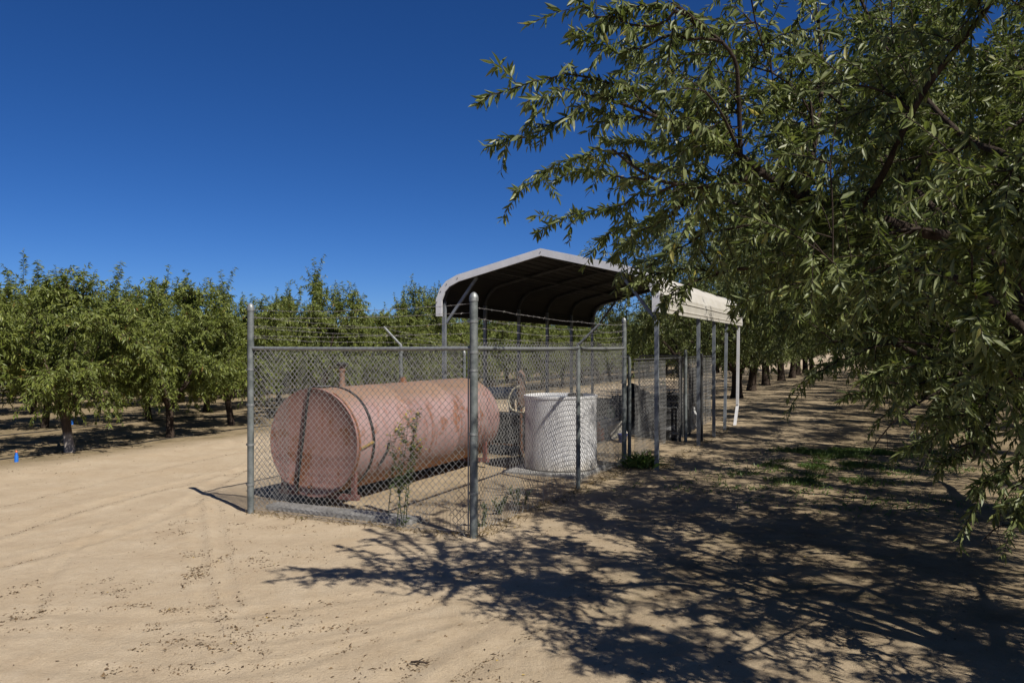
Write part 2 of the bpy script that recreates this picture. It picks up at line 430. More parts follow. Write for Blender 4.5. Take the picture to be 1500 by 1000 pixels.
# ------------------------------------------------------------------ ground
def build_ground():
    def axis(a, b, lo, hi, step, g0=1.09):
        mid = list(np.arange(a, b+1e-6, step)); up = []; s = step; x = b
        while x < hi: s *= g0; x += s; up.append(x)
        dn = []; s = step; x = a
        while x > lo: s *= g0; x -= s; dn.append(x)
        return np.array(dn[::-1]+mid+up)
    xs = axis(-5.0, 4.0, -700, 700, .035); ys = axis(4.1, 10.5, -60, 1400, .035)
    X, Y = np.meshgrid(xs, ys); H = ground_z(X, Y)
    v = np.stack([X, Y, H], -1).reshape(-1, 3)
    nx, ny = len(xs), len(ys)
    i = np.arange(ny-1)[:, None]*nx; j = np.arange(nx-1)[None, :]
    q = np.stack([i+j, i+j+1, i+nx+j+1, i+nx+j], -1).reshape(-1, 4)
    c = v[q].mean(1); u_, v_ = uv_of(c[:, 0], c[:, 1])
    road = (v_ > 4.2) & (v_ < 7.7) & (c[:, 1] < 140) & (c[:, 1] > -20)
    for nm, sel in (("ground", ~road), ("dirt_road", road)):
        f = q[sel]; ids, inv = np.unique(f, return_inverse=True)
        me = np_mesh(nm, v[ids], [inv.reshape(-1, 4)], M['ground'], True)
        o = bpy.data.objects.new(nm, me); COL.objects.link(o); o['kind'] = 'structure'
build_ground()

# ------------------------------------------------------------------ leaves and trees
def unit(a): return a/(np.linalg.norm(a, axis=-1, keepdims=True)+1e-9)
def leaf_arrays(base, d, nrm, ln, wd, rng, detail=True, curl=.18):
    n = len(base); side = unit(np.cross(d, nrm)); nrm = np.cross(side, d)
    ln = ln[:, None]; wd = wd[:, None]
    def at(t, s, dn=0.0): return base + d*ln*t + side*wd*s*.5 - nrm*ln*dn
    cu = (curl*rng.uniform(-.5, 2.2, n))[:, None]
    if detail:
        vs = [at(0, 0), at(.3, -.92, -.03+cu*.09), at(.3, 0, .03+cu*.09), at(.3, .92, -.03+cu*.09),
              at(.66, -.72, -.025+cu*.44), at(.66, 0, .025+cu*.44), at(.66, .72, -.025+cu*.44), at(1, 0, cu)]
        v = np.stack(vs, 1).reshape(-1, 3); o = np.arange(n)[:, None]*8
        tri = np.concatenate([o+[0, 1, 2], o+[0, 2, 3], o+[4, 7, 5], o+[5, 7, 6]])
        quad = np.concatenate([o+[1, 4, 5, 2], o+[2, 5, 6, 3]])
        return v, [tri, quad], 8
    vs = [at(0, 0), at(.42, -1, -.05), at(.5, 0, cu*.3), at(.42, 1, -.05), at(1, 0, cu)]
    v = np.stack(vs, 1).reshape(-1, 3); o = np.arange(n)[:, None]*5
    return v, [np.concatenate([o+[0, 1, 4, 2], o+[0, 2, 4, 3]])], 5

def bez(a, c, b, n):
    t = np.linspace(0, 1, n)[:, None]
    return (1-t)**2*a + 2*t*(1-t)*c + t*t*b

def smooth_path(P, per=5):
    P = np.asarray(P, float); out = []
    for i in range(len(P)-1):
        p0 = P[max(i-1, 0)]; p1 = P[i]; p2 = P[i+1]; p3 = P[min(i+2, len(P)-1)]
        for f in np.arange(per)/per:
            out.append(.5*((2*p1)+(-p0+p2)*f+(2*p0-5*p1+4*p2-p3)*f*f+(-p0+3*p1-3*p2+p3)*f**3))
    out.append(P[-1]); return np.array(out)

class Tree:
    """skeleton of limbs, then leafy shoots; everything in coordinates with the trunk base at the origin"""
    def __init__(s, seed):
        s.r = np.random.default_rng(seed); s.wv = []; s.wq = []; s.wn = 0
        s.sk = []; s.skr = []; s.shoots = []
    def wood(s, pts, rad, n):
        v, q, c = tube_np(pts, rad, n, False); s.wv.append(v); s.wq.append(q+s.wn); s.wn += len(v)
    def limb(s, pts, r0, r1, n=7, power=1.0):
        pts = np.asarray(pts); k = len(pts); rad = r0+(r1-r0)*np.linspace(0, 1, k)**power
        s.wood(pts, rad, n); s.sk.append(pts); s.skr.append(rad)
    def trunk(s, h, r, lean, flare=1.5):
        t = np.linspace(0, 1, 7)
        pts = np.stack([lean[0]*t*h, lean[1]*t*h, t*h-.06*(t == 0)], 1)
        rad = r*(1+(flare-1)*np.exp(-t*6)); rad[-1] *= 1.05
        s.wood(pts, rad, 12); s.fork = pts[-1]; s.tr = r
    def scaffolds(s, n, elev, length, r, up=.25, az0=None):
        a0 = s.r.uniform(0, 2*PI) if az0 is None else az0
        for i in range(n):
            az = a0+2*PI*i/n+s.r.normal(0, .2); el = math.radians(s.r.uniform(*elev)); l = s.r.uniform(*length)
            d = np.array([math.cos(az)*math.cos(el), math.sin(az)*math.cos(el), math.sin(el)])
            end = s.fork+d*l; c = s.fork+d*l*.5+np.array([0, 0, -up*l*.35])
            p = bez(s.fork-d*.05+np.array([0, 0, -.06]), c, end, 11)
            p[3:] += np.cumsum(s.r.normal(0, .022*l/2, (8, 3)), 0)*.6
            s.limb(p, r, .018, 8, .8)
    def secondaries(s, targets, rmax, arch=.12):
        d0 = np.linalg.norm(targets-s.fork, axis=1); targets = targets[np.argsort(d0)]
        for t in targets:
            S = np.concatenate(s.sk); R = np.concatenate(s.skr)
            dt = np.linalg.norm(t-s.fork); ds = np.linalg.norm(S-s.fork, axis=1)
            d = np.linalg.norm(S-t, axis=1) + 10*(ds > dt*.9)
            i = int(np.argmin(d)); ln = d[i]
            if ln > 9 or ln < .15: continue
            c = (S[i]+t)/2+np.array([0, 0, arch*ln])+s.r.normal(0, .1*ln, 3)
            p = bez(S[i], c, t, max(5, int(ln/.16)))
            r0 = min(R[i]*.75, rmax, .006+.012*ln)
            s.limb(p, r0, .0045, 5)
    def shoot(s, o, d, ln, droop, r=.004, leafy=(.12, 1), k=5):
        t = np.linspace(0, 1, k)[:, None]
        p = o+d*ln*t+np.array([0, 0, -1.0])*droop*ln*t*t
        s.wood(p, np.linspace(r, r*.4, k), 3); s.shoots.append((p, leafy))
    def make_shoots(s, n, ln, out_w, up_w, rnd_w, droop, centre, keep=None, minr=.03):
        S = np.concatenate(s.sk); R = np.concatenate(s.skr); S = S[R < minr]
        for i in s.r.integers(0, len(S), n):
            o = S[i]; d = unit(unit(o-centre)*out_w+np.array([0, 0, up_w])+s.r.normal(0, rnd_w, 3))
            l = s.r.uniform(*ln)
            if keep is not None and not (keep(o+d*l*.9) and keep(o+d*l*.4)): continue
            s.shoot(o, d, l, s.r.uniform(*droop))
    def foliage(s, step, size, ratio, hang, detail, spread=1.0):
        B, Dv, Nn, Ln = [], [], [], []
        for p, (a, b) in s.shoots:
            seg = np.linalg.norm(np.diff(p, axis=0), axis=1).sum(); m = max(3, int(seg*(b-a)/step))
            t = np.clip(a+(b-a)*(np.arange(m)+s.r.uniform(0, 1, m))/m, 0, .999)*(len(p)-1)
            i = t.astype(int); f = (t-i)[:, None]
            base = p[i]*(1-f)+p[i+1]*f; tan = unit(p[i+1]-p[i])
            rv = unit(s.r.normal(0, 1, (m, 3))); perp = unit(rv-tan*(rv*tan).sum(1, keepdims=True))
            d = unit(tan*.55+perp*.8*spread+np.array([0, 0, -hang])+s.r.normal(0, .15, (m, 3)))
            nn = unit(np.array([0, 0, 1.0])*.8+perp*-.3+s.r.normal(0, .55, (m, 3)))
            B.append(base); Dv.append(d); Nn.append(nn); Ln.append(np.clip(s.r.normal(size, size*.28, m), size*.35, size*1.6))
        B = np.concatenate(B); Dv = np.concatenate(Dv); Nn = np.concatenate(Nn); Ln = np.concatenate(Ln)
        v, g, k = leaf_arrays(B, Dv, Nn, Ln, Ln*ratio*s.r.uniform(.8, 1.2, len(Ln)), s.r, detail)
        tint = np.repeat(np.clip(s.r.normal(.42, .22, len(B)), 0, .95)+(s.r.uniform(0, 1, len(B)) > .985)*.6, k)
        return v, g, np.clip(tint, 0, 1), len(B)
    def objects(s, root, barkm, leafm, **kw):
        me = np_mesh("trunk", np.concatenate(s.wv), [np.concatenate(s.wq)], barkm, True)
        o = bpy.data.objects.new("trunk", me); COL.objects.link(o); o.parent = root
        v, g, t, n = s.foliage(**kw)
        me = np_mesh("crown", v, g, leafm, False, t)
        c = bpy.data.objects.new("crown", me); COL.objects.link(c); c.parent = root
        return n

def in_crown(r, n, c, rad, inner=.35, lo=-1.0):
    out = []
    while len(out) < n:
        p = r.uniform(-1, 1, 3); q = np.linalg.norm(p)
        if inner < q < 1 and p[2] > lo: out.append(c+p*rad)
    return np.array(out)

def copy_tree(root, loc, rz, sc, label, group):
    r = root.copy(); COL.objects.link(r); r.location = tuple(loc); r.rotation_euler = (0, 0, rz); r.scale = (sc[0], sc[0], sc[1])
    r['label'] = label; r['group'] = group
    for ch in root.children:
        c = ch.copy(); COL.objects.link(c); c.parent = r
    return r

# --- the large almond tree overhanging from the right
HT = np.array([3.5, 3.85, 0.0])
def proj(p): return CX+p[0]/p[1]*F, CY-(p[2]-HC)/p[1]*F
SHX = [-2.3, -1.1, 0.0, .35, 1.6, 3.0]; SHY = [6.35, 5.9, 5.35, 4.2, 2.2, 1.0]
T_RNG = np.random.default_rng(99)
def keep_hero(q):                   # shape of the crown: open on the camera side and thin on the left
    p = q+HT
    if np.linalg.norm(p-np.array([0, 0, HC])) < 2.75: return False
    sp = p[:2]-SUN_H[:2]*p[2]/math.tan(SUN_EL)
    if sp[1] < np.interp(sp[0], SHX, SHY): return False
    if p[1] > .5:
        x, y = proj(p)
        if x < np.interp(y, [-600, -120, -30, 0, 60, 120, 180, 260, 330, 380, 450], [1750, 1350, 1050, 900, 895, 915, 935, 960, 980, 1000, 1000]): return False
        if p[2] > 4.9-.35*max(0, 3.2-p[1]): return False
        if x < 2600 and y > np.interp(x, [900, 960, 1060, 1110, 1180, 1240, 1330, 1400, 1500, 1700], [340, 365, 385, 435, 500, 545, 600, 650, 715, 760]): return False
        if x < 1130 and T_RNG.uniform() < .25: return False
    return p[2] > .55
def hero():
    T = Tree(11)
    root = empty("almond_tree", HT, "large almond tree overhanging from the right, its leafy branch tips against the open blue sky", "tree", "mature almond trees of the right orchard")
    T.trunk(1.0, .125, (-.05, .05))
    w = lambda *a: W(*a)-HT
    fork = T.fork
    T.limb(smooth_path([fork, w(1480, 395, 4.5), w(1330, 335, 4.45), w(1235, 305, 4.4), w(1165, 284, 4.35), w(1100, 240, 4.3), w(1050, 205, 4.3), w(980, 178, 4.25), w(905, 150, 4.2)]), .044, .008, 9, .8)
    T.limb(smooth_path([w(1255, 312, 4.4), w(1292, 258, 4.2), w(1350, 140, 3.95), w(1440, 20, 3.7), w(1490, -60, 3.6), w(1530, -160, 3.6)]), .021, .008, 8)
    T.limb(smooth_path([w(1085, 232, 4.3), w(1082, 150, 4.2), w(1075, 85, 4.1), w(1034, 42, 4.05), w(985, 5, 4.0)]), .014, .006, 7)
    T.limb(smooth_path([w(1180, 286, 4.35), w(1198, 180, 4.5), w(1205, 100, 4.6), w(1195, 10, 4.7), w(1180, -80, 4.8)]), .015, .006, 7)
    T.limb(smooth_path([w(1120, 252, 4.3), w(1047, 273, 4.35), w(959, 262, 4.4), w(896, 218, 4.4)]), .018, .006, 6)
    T.limb(smooth_path([fork+np.array([0, 0, -.05]), w(1440, 430, 5.0), w(1260, 395, 5.3), w(1105, 392, 5.5), w(1050, 402, 5.6)]), .034, .008, 8)
    T.limb(smooth_path([fork, w(1620, 540, 4.9), w(1470, 560, 5.0), w(1405, 548, 5.2), w(1300, 500, 5.6), w(1220, 500, 5.8)]), .042, .007, 8)
    T.limb(smooth_path([fork, w(1600, 300, 4.4), w(1480, 230, 4.9), w(1400, 190, 5.4), w(1290, 60, 5.9), w(1240, -60, 6.0)]), .036, .008, 8)
    T.limb(smooth_path([fork, np.array([-.2, 1.3, 2.2]), np.array([-.6, 2.2, 3.3]), np.array([-.9, 2.8, 4.1])]), .042, .008, 8)
    T.limb(smooth_path([fork, np.array([.6, -.2, 2.6]), np.array([.8, -.1, 3.6]), np.array([.9, .3, 4.4])]), .042, .008, 8)
    T.limb(smooth_path([fork, np.array([1.3, .6, 2.2]), np.array([2.3, .9, 3.4])]), .042, .008, 8)
    T.limb(smooth_path([fork, np.array([.3, -1.1, 2.0]), np.array([.4, -1.9, 3.0])]), .032, .008, 8)
    tg = in_crown(T.r, 600, np.array([-.3, .8, 2.95]), np.array([4.2, 4.1, 2.2]), .3)
    tg = np.array([t for t in tg if keep_hero(t)])
    T.secondaries(tg, .022, .1)
    T.make_shoots(5400, (.22, .62), .6, .12, .5, (.1, .55), np.array([0, 0, 2.4]), keep_hero, .028)
    # long leafy branch tips that reach out on the left, over the roof and down on the right
    tips = [[(985, 178, 4.25), (925, 140, 4.25), (870, 112, 4.2), (780, 116, 4.15), (700, 152, 4.1)],
            [(975, 180, 4.25), (925, 172, 4.25), (866, 168, 4.35), (785, 190, 4.5), (712, 216, 4.6)],
            [(925, 240, 4.4), (892, 216, 4.6), (850, 230, 4.9), (800, 255, 5.2), (754, 280, 5.4)],
            [(1000, 268, 4.4), (940, 288, 4.7), (890, 305, 5.1), (835, 318, 5.5), (786, 342, 5.8)],
            [(1030, 275, 4.4), (985, 300, 4.8), (945, 320, 5.3), (905, 335, 5.8), (875, 352, 6.1)],
            [(1000, 300, 4.5), (955, 330, 5.0), (920, 355, 5.5), (898, 382, 5.8)],
            [(1060, 62, 4.05), (985, 55, 4.1), (930, 75, 4.1), (885, 74, 4.1), (834, 46, 4.1)],
            [(1000, 20, 4.0), (940, 35, 4.1), (880, 22, 4.1), (838, -5, 4.1)],
            [(1034, 42, 4.05), (975, 8, 4.1), (930, 8, 4.1), (895, 16, 4.1)],
            [(905, 150, 4.2), (880, 142, 4.2), (830, 136, 4.15), (770, 150, 4.1)],
            [(950, 262, 4.4), (905, 262, 4.7), (860, 248, 5.0), (815, 262, 5.2)],
            [(1060, 400, 5.6), (1010, 392, 5.5), (960, 398, 5.4), (918, 425, 5.35)],
            [(1050, 402, 5.6), (1010, 415, 5.5), (985, 428, 5.45), (968, 448, 5.4)],
            [(1100, 330, 5.0), (1030, 345, 5.0), (975, 375, 5.0), (935, 402, 5.0)],
            [(1060, 262, 5.2), (1000, 250, 5.6), (950, 240, 6.0), (912, 236, 6.3)],
            [(1080, 300, 5.3), (1010, 290, 5.8), (955, 272, 6.2), (930, 262, 6.4)],
            [(1140, 395, 5.6), (1110, 420, 5.9), (1085, 440, 6.2), (1070, 462, 6.3)],
            [(1150, 400, 5.6), (1130, 430, 5.9), (1105, 450, 6.0), (1095, 478, 6.1)],
            [(1060, 225, 4.4), (990, 215, 4.9), (930, 205, 5.4), (880, 200, 5.8)],
            [(1050, 180, 4.4), (980, 140, 4.9), (920, 130, 5.3), (872, 140, 5.6)],
            [(1620, 540, 4.9), (1545, 570, 4.1), (1470, 560, 3.5), (1445, 520, 3.25), (1432, 440, 3.1), (1424, 360, 3.05), (1420, 312, 3.05)],
            [(1545, 570, 4.1), (1500, 560, 3.6), (1455, 500, 3.2), (1436, 470, 3.15), (1415, 470, 3.1)],
            [(1470, 560, 5.0), (1420, 600, 4.9), (1370, 640, 4.8), (1325, 655, 4.75)],
            [(1470, 560, 5.0), (1450, 620, 4.8), (1420, 660, 4.7), (1375, 680, 4.6)],
            [(1620, 540, 4.9), (1560, 580, 4.6), (1510, 640, 4.5), (1470, 690, 4.4), (1425, 715, 4.35)],
            [(1620, 540, 4.9), (1570, 600, 4.4), (1530, 680, 4.3), (1500, 730, 4.25), (1490, 765, 4.2)],
            [(1405, 548, 5.2), (1340, 560, 5.1), (1280, 570, 5.0), (1235, 585, 4.95)],
            [(1300, 500, 5.6), (1250, 520, 5.4), (1215, 535, 5.3), (1185, 552, 5.25)],
            [(1470, 560, 5.0), (1460, 560, 4.7), (1440, 590, 4.5), (1400, 610, 4.4), (1345, 612, 4.3)],
            [(1405, 548, 5.2), (1385, 530, 4.8), (1350, 535, 4.5), (1300, 545, 4.4), (1262, 560, 4.4)]]
    for tp in tips:
        p = smooth_path([w(*q) for q in tp], 4); p[1:-1] += T.r.normal(0, .010, (len(p)-2, 3))
        T.wood(p, np.linspace(.009, .0025, len(p)), 5)
        T.shoots.append((p, (.12, 1))); T.shoots.append((p, (.4, 1)))
        for i in range(2, len(p)-2):
            if T.r.uniform() < .6:
                d = unit(unit(p[i+1]-p[i])+T.r.normal(0, .5, 3)+np.array([0, 0, .05])); T.shoot(p[i], d, T.r.uniform(.12, .32), T.r.uniform(.2, .6), .003)
    for tp in ([(1570, 600, 4.4), (1560, 720, 4.3), (1500, 765, 4.3), (1465, 770, 4.3), (1438, 792, 4.3)], [(1570, 600, 4.4), (1540, 680, 4.4), (1500, 700, 4.4), (1470, 735, 4.4), (1462, 780, 4.4)],
               [(1400, 560, 5.0), (1330, 600, 4.9), (1290, 640, 4.9), (1268, 680, 4.9)], [(1450, 620, 4.8), (1430, 640, 4.7), (1400, 655, 4.6), (1380, 625, 4.6), (1350, 690, 4.6)]):
        p = smooth_path([w(*q) for q in tp], 4); T.wood(p, np.linspace(.008, .0025, len(p)), 5)      # bare twigs
        for i in range(3, len(p)-1, 2):
            q = p[i]+T.r.normal(0, .06, 3); T.wood(np.array([p[i], (p[i]+q)/2+[0, 0, .01], q+[0, 0, -.03]]), [.003, .002, .0015], 4)
    n = T.objects(root, M['bark'], M['leaf_old'], step=.0090, size=.060, ratio=.27, hang=.45, detail=True)
    print("hero leaves", n)
hero()

# --- the other mature trees on the right: two kinds, copied
RG = "mature almond trees of the right orchard"
def mature(seed, loc, label):
    T = Tree(seed); root = empty("almond_tree", loc, label, "tree", RG)
    T.trunk(1.05, .18, (T.r.normal(0, .06), T.r.normal(0, .06)), 1.45)
    T.scaffolds(5, (32, 58), (1.9, 2.7), .10)
    tg = in_crown(T.r, 210, np.array([0, 0, 3.6]), np.array([3.35, 3.35, 2.3]), .35, -.85)
    T.secondaries(tg, .025, .1)
    T.make_shoots(2900, (.25, .7), .6, .1, .5, (.15, .6), np.array([0, 0, 2.4]), lambda q: q[2] > 1.15, .03)
    n = T.objects(root, M['bark'], M['leaf_old'], step=.022, size=.105, ratio=.25, hang=.5, detail=False)
    print("mature leaves", n)
    return root
mA = mature(21, L(3.3, -5.3), "full almond tree at the right edge, next one behind the large overhanging tree")
mB = mature(22, L(8.8, -5.2), "almond tree with dark trunk behind the hanging branches near the right edge")
mC = mature(23, L(16.6, 1.3), "first almond tree beyond the carport, its crown showing behind the roof's right end")
protos = [mA, mB, mC]
spots = []
k = 0
names = {(14.9, -5.1): "almond tree whose thick trunk stands second from the right edge beyond the grass patch",
         (20.2, -5.0): "almond tree third along the row beyond the green grass patch, trunk half hidden",
         (23.3, 1.3): "almond tree with broad dark trunk just right of the bent carport post",
         (28.8, 1.2): "almond tree with separate dark trunk, first one right of the carport"}
rows = [(1.2, [23.3, 28.8, 34.3, 39.8, 45.5, 51, 56.5, 62]), (-5.1, [14.9, 20.2, 25.7, 31.2, 36.7, 42.2, 47.7, 53.2, 58.7]),
        (-11.4, [13, 18.5, 24, 29.5, 35, 40.5, 46, 51.5, 57, 62.5]), (-17.7, [30, 35.5, 41, 46.5, 52, 57.5, 63]), (-24, [45, 50.5, 56, 61.5, 67]),
        (7.4, [42, 47.5, 53, 58.5])]
rr = np.random.default_rng(5)
for v0, us in rows:
    for u0 in us:
        key = next((kk for kk in names if abs(kk[0]-u0) < .3 and abs(kk[1]-v0) < .3), None)
        lab = names[key] if key else "almond tree further back in the shaded right orchard rows"
        p = L(u0+(0 if key else rr.normal(0, .15)), v0+rr.normal(0, .12))
        s_ = rr.uniform(.94, 1.06)
        copy_tree(protos[k % 3], p, rr.uniform(0, 2*PI), (s_, rr.uniform(.92, 1.08)), lab, RG); k += 1

# --- the young orchard on the left of the road
YG = "young almond trees of the left orchard"
def young(seed, loc, label):
    T = Tree(seed); root = empty("young_almond_tree", loc, label, "tree", YG)
    T.trunk(.62, .075, (T.r.normal(-.12, .08), T.r.normal(0, .06)), 1.35)
    T.scaffolds(5, (48, 72), (1.2, 1.7), .05, .2)
    c = np.array([0, 0, 2.0])
    tg = in_crown(T.r, 130, c, np.array([1.38, 1.38, 1.22]), .3, -.9)
    tg[:, :2] *= np.clip(1.15-.2*np.abs(tg[:, 2:]-1.9), .7, 1.1)
    T.secondaries(tg, .016, .05)
    T.make_shoots(1500, (.18, .52), .7, .2, .5, (.1, .6), np.array([0, 0, 1.5]), lambda q: q[2] > .66, .03)
    S = np.concatenate(T.sk); top = S[S[:, 2] > 2.35]                       # upright water shoots above the crown
    for i in T.r.integers(0, len(top), 40):
        if top[i][2] > 2.35: T.shoot(top[i], unit(np.array([0, 0, 1.0])+T.r.normal(0, .22, 3)), T.r.uniform(.3, .8), .06, .004); T.shoots.append((T.shoots[-1][0], (0, .8)))
    n = T.objects(root, M['bark_white'] if seed == 31 else M['bark'], M['leaf_young'], step=.0145, size=.082, ratio=.29, hang=.45, detail=False)
    print("young leaves", n)
    return root
yp = [young(31, (-7.88, 14.0, 0), "young almond tree with pale whitewashed trunk base, leftmost trunk beside the dirt road"),
      young(32, (-7.14, 16.4, 0), "young almond tree with dark slim trunk, standing between the pale-based one and the corner post"),
      young(33, (-9.2, 19.9, 0), "young almond tree in the second row, its trunk seen between the two roadside trunks"),
      young(34, (-6.75, 18.9, 0), "young almond tree standing directly behind the left fence corner post")]
k = 0
for ri, v0 in enumerate([9.75, 13.9, 18.1, 22.3, 26.5, 30.7, 34.9]):
    u_start = {0: [-2.3, -.1]}.get(ri, [])
    us = u_start + list(np.arange({0: 10.1, 1: 2.6, 2: 5.4, 3: 7.8, 4: 10.2, 5: 12.6, 6: 15}[ri], {0: 74, 1: 66, 2: 40, 3: 38, 4: 36, 5: 36, 6: 36}[ri], 2.55))
    for u0 in us:
        if ri == 1 and 6.0 < u0 < 8.6: continue
        p = L(u0+rr.normal(0, .12), v0+rr.normal(0, .12))
        lab = ["young almond tree of the roadside row seen behind and above the fence", "young almond tree in the second row back from the dirt road"][ri] if ri < 2 else "young almond tree deep in the rows behind the left orchard's front"
        if ri == 0 and u0 < 2: lab = "young almond tree of the roadside row at the left picture edge"
        s_ = rr.uniform(.92, 1.08)
        copy_tree(yp[1+k % 3], p, rr.uniform(0, 2*PI), (s_*rr.uniform(.9, 1.1), rr.uniform(.80, 1.2)), lab, YG); k += 1

# ------------------------------------------------------------------ chain-link fences
def chain_mesh(A, B, z0, z1, w=.0365, r=.0027, sag=.012, seed=0, hole=None):
    A = np.asarray(A, float); B = np.asarray(B, float); d = B-A; ln = np.linalg.norm(d[:2]); t = d/ln; nrm = np.array([-t[1], t[0], 0])
    ns = int(ln/w); nk = int((z1-z0)/w)+1
    i = np.arange(ns)[:, None]; kk = np.arange(nk)[None, :]
    x = i*w+w*((kk+i) % 2); x = x*ln/(ns*w+w)
    z = z0+kk*w+0*x
    bow = sag*np.sin(x*2.1+seed)*np.sin(z*2.3)+.004*np.sin(x*9+z*5)
    z = z+.008*np.sin(x*1.3+seed)*(1-(z-z0)/(z1-z0))*3
    wv = ((i % 2)*2-1)*r*.6
    P = A[None, None, :]+x[..., None]*t+(bow+wv)[..., None]*nrm; P[..., 2] = z
    off = np.stack([t*r*1.4, nrm*r, -t*r*1.4, -nrm*r])
    v = (P[:, :, None, :]+off[None, None]).reshape(-1, 3)
    b = ((np.arange(ns)[:, None]*nk+np.arange(nk-1)[None, :])*4).reshape(-1)
    if hole is not None:
        mid = (P[:, :-1]+P[:, 1:]).reshape(-1, 3)/2; b = b[~hole(((mid-A)@t), mid[:, 2])]
    q = np.concatenate([np.stack([b+j, b+(j+1) % 4, b+4+(j+1) % 4, b+4+j], 1) for j in range(4)])
    return v, q
def mesh_part(A, B, z0, z1, parent, **kw):
    v, q = chain_mesh(A, B, z0, z1, **kw)
    me = np_mesh("chain_link_mesh", v-ORG[parent.name], [q], M['wire'], True)
    o = bpy.data.objects.new("chain_link_mesh", me); COL.objects.link(o); o.parent = parent; return o

def post(parent, p, h, r, bands=(), m='galv_old'):
    b = MB(); b.tube([p+Z*-.05, p+Z*.6, p+Z*1.2, p+Z*(h-.04)], r, 16, True); o = b.build("post", M[m], parent, True)
    c = MB(); c.lathe(p+Z*(h-.05), [(r*1.12, 0), (r*1.14, .035), (r*1.05, .05), (r*.75, .075), (r*.3, .088), (0.0, .09)], Z, 16); c.build("post_cap", M['galv'], o, True)
    for z in bands:
        c = MB(); c.lathe(p+Z*z, [(r*1.0, 0), (r*1.1, .001), (r*1.1, .024), (r, .025)], Z, 16)
        c.box(p+Z*(z+.012)+V*(r*1.25), (.006, .016, .011)); c.build("brace_band", M['galv'], o, True)
    return o
def line_post(parent, p, h, r, out):
    b = MB(); b.tube([p+Z*-.05, p+Z*.7, p+Z*h], r, 14); o = b.build("post", M['galv_old'], parent, True)
    tip = p+Z*(h+.30)+out*.30
    c = MB(); c.tube([p+Z*(h-.02), p+Z*(h+.03), p+Z*(h+.06)+out*.04, tip], [.024, .022, .018, .017], 8); c.build("barb_arm", M['galv'], parent, True)
    return tip
def rail(parent, a, b, r=.021):
    m = MB(); n = 9; t = np.linspace(0, 1, n)[:, None]; p = a*(1-t)+b*t; p[:, 2] -= .006*np.sin(np.linspace(0, PI, n))
    m.tube(p, r, 12); return m.build("top_rail", M['galv'], parent, True)
def barbed(parent, pts, sag=.03, seed=0):
    r_ = np.random.default_rng(seed); m = MB(); path = []
    for a, b in zip(pts[:-1], pts[1:]):
        n = 16; t = np.linspace(0, 1, n)[:, None]; p = a*(1-t)+b*t; p[:, 2] -= sag*4*(t*(1-t))[:, 0]; p[1:-1] += r_.normal(0, .004, (n-2, 3)); path += list(p if not path else p[1:])
    path = np.array(path); m.tube(path, .0022, 5)
    seg = np.linalg.norm(np.diff(path, axis=0), axis=1); cs = np.concatenate([[0], np.cumsum(seg)])
    for s in np.arange(.08, cs[-1], .125):
        c = np.array([np.interp(s, cs, path[:, i]) for i in range(3)])
        for _ in range(2):
            d = unit(r_.normal(0, 1, 3))*.017; m.tube([c-d, c+d], .0014, 4)
    return m.build("barbed_wire", M['barb'], parent)

RAILZ = 1.85
P1 = L(0, 2.84); P3 = L(5.09, 0); P4 = L(5.09, 2.84)
f1 = empty("chain_link_fence", P1, "front chain link fence run before the pink tank's round end, between two tall capped posts", "fence")
post(f1, P1, 2.32, .037, (.3, .75, 1.2, 1.6)); post(f1, P2, 2.36, .040, (.42, 1.0, 1.62, 1.8, 2.1))
rail(f1, P1+Z*RAILZ, P2+Z*RAILZ)
def hole_front(x, z): return ((x > 2.05) & (x < 2.66) & (z < .26) & (z < .12+.2*np.sin(x*11)))
mesh_part(P1-V*.05, P2+V*.06, .03, RAILZ+.025, f1, seed=1, hole=hole_front)
for kx in (0.06,):
    b = MB(); b.box(P2+V*kx+Z*.95, (.002, .007, .88)); b.build("tension_bar", M['galv'], f1)
for i, z in enumerate((2.00, 2.11, 2.2, 2.29)): barbed(f1, [P1+Z*(z-.01), P2+Z*z], .02+.02*(i % 2), 10+i)
b = MB(); b.tube([P1+Z*.04-V*.05, L(0, 1.4, .02), P2+Z*.05+V*.05], .003, 5); b.build("bottom_wire", M['barb'], f1)

f2 = empty("chain_link_fence", P2+U*.08, "right chain link fence run with an outward angled arm beside the white round tank", "fence")
mid2 = L(2.98, 0)
tip2 = line_post(f2, mid2, RAILZ+.02, .030, -V)
post(f2, P3, 2.30, .037, (.4, .9, 1.3, 1.7))
rail(f2, P2+U*.04+Z*RAILZ, mid2+Z*RAILZ-U*.031); rail(f2, mid2+Z*RAILZ+U*.031, P3+Z*RAILZ-U*.037)
mesh_part(P2+U*.05+V*.002, P3-U*.05, .05, RAILZ+.075, f2, seed=3, hole=lambda x, z: (x > 1.0) & (x < 2.5) & (z < .34-.1*np.abs(x-1.8)+.08*np.sin(x*17)) & (np.sin(x*43) > -.55))
for i, f_ in enumerate((.1, .4, .7, .98)):
    a = (mid2+Z*(RAILZ+.05))*(1-f_)+tip2*f_
    barbed(f2, [P2+Z*(1.95+.1*i), a, P3+Z*(1.93+.1*i)], .015+.01*(i % 3), 30+i)

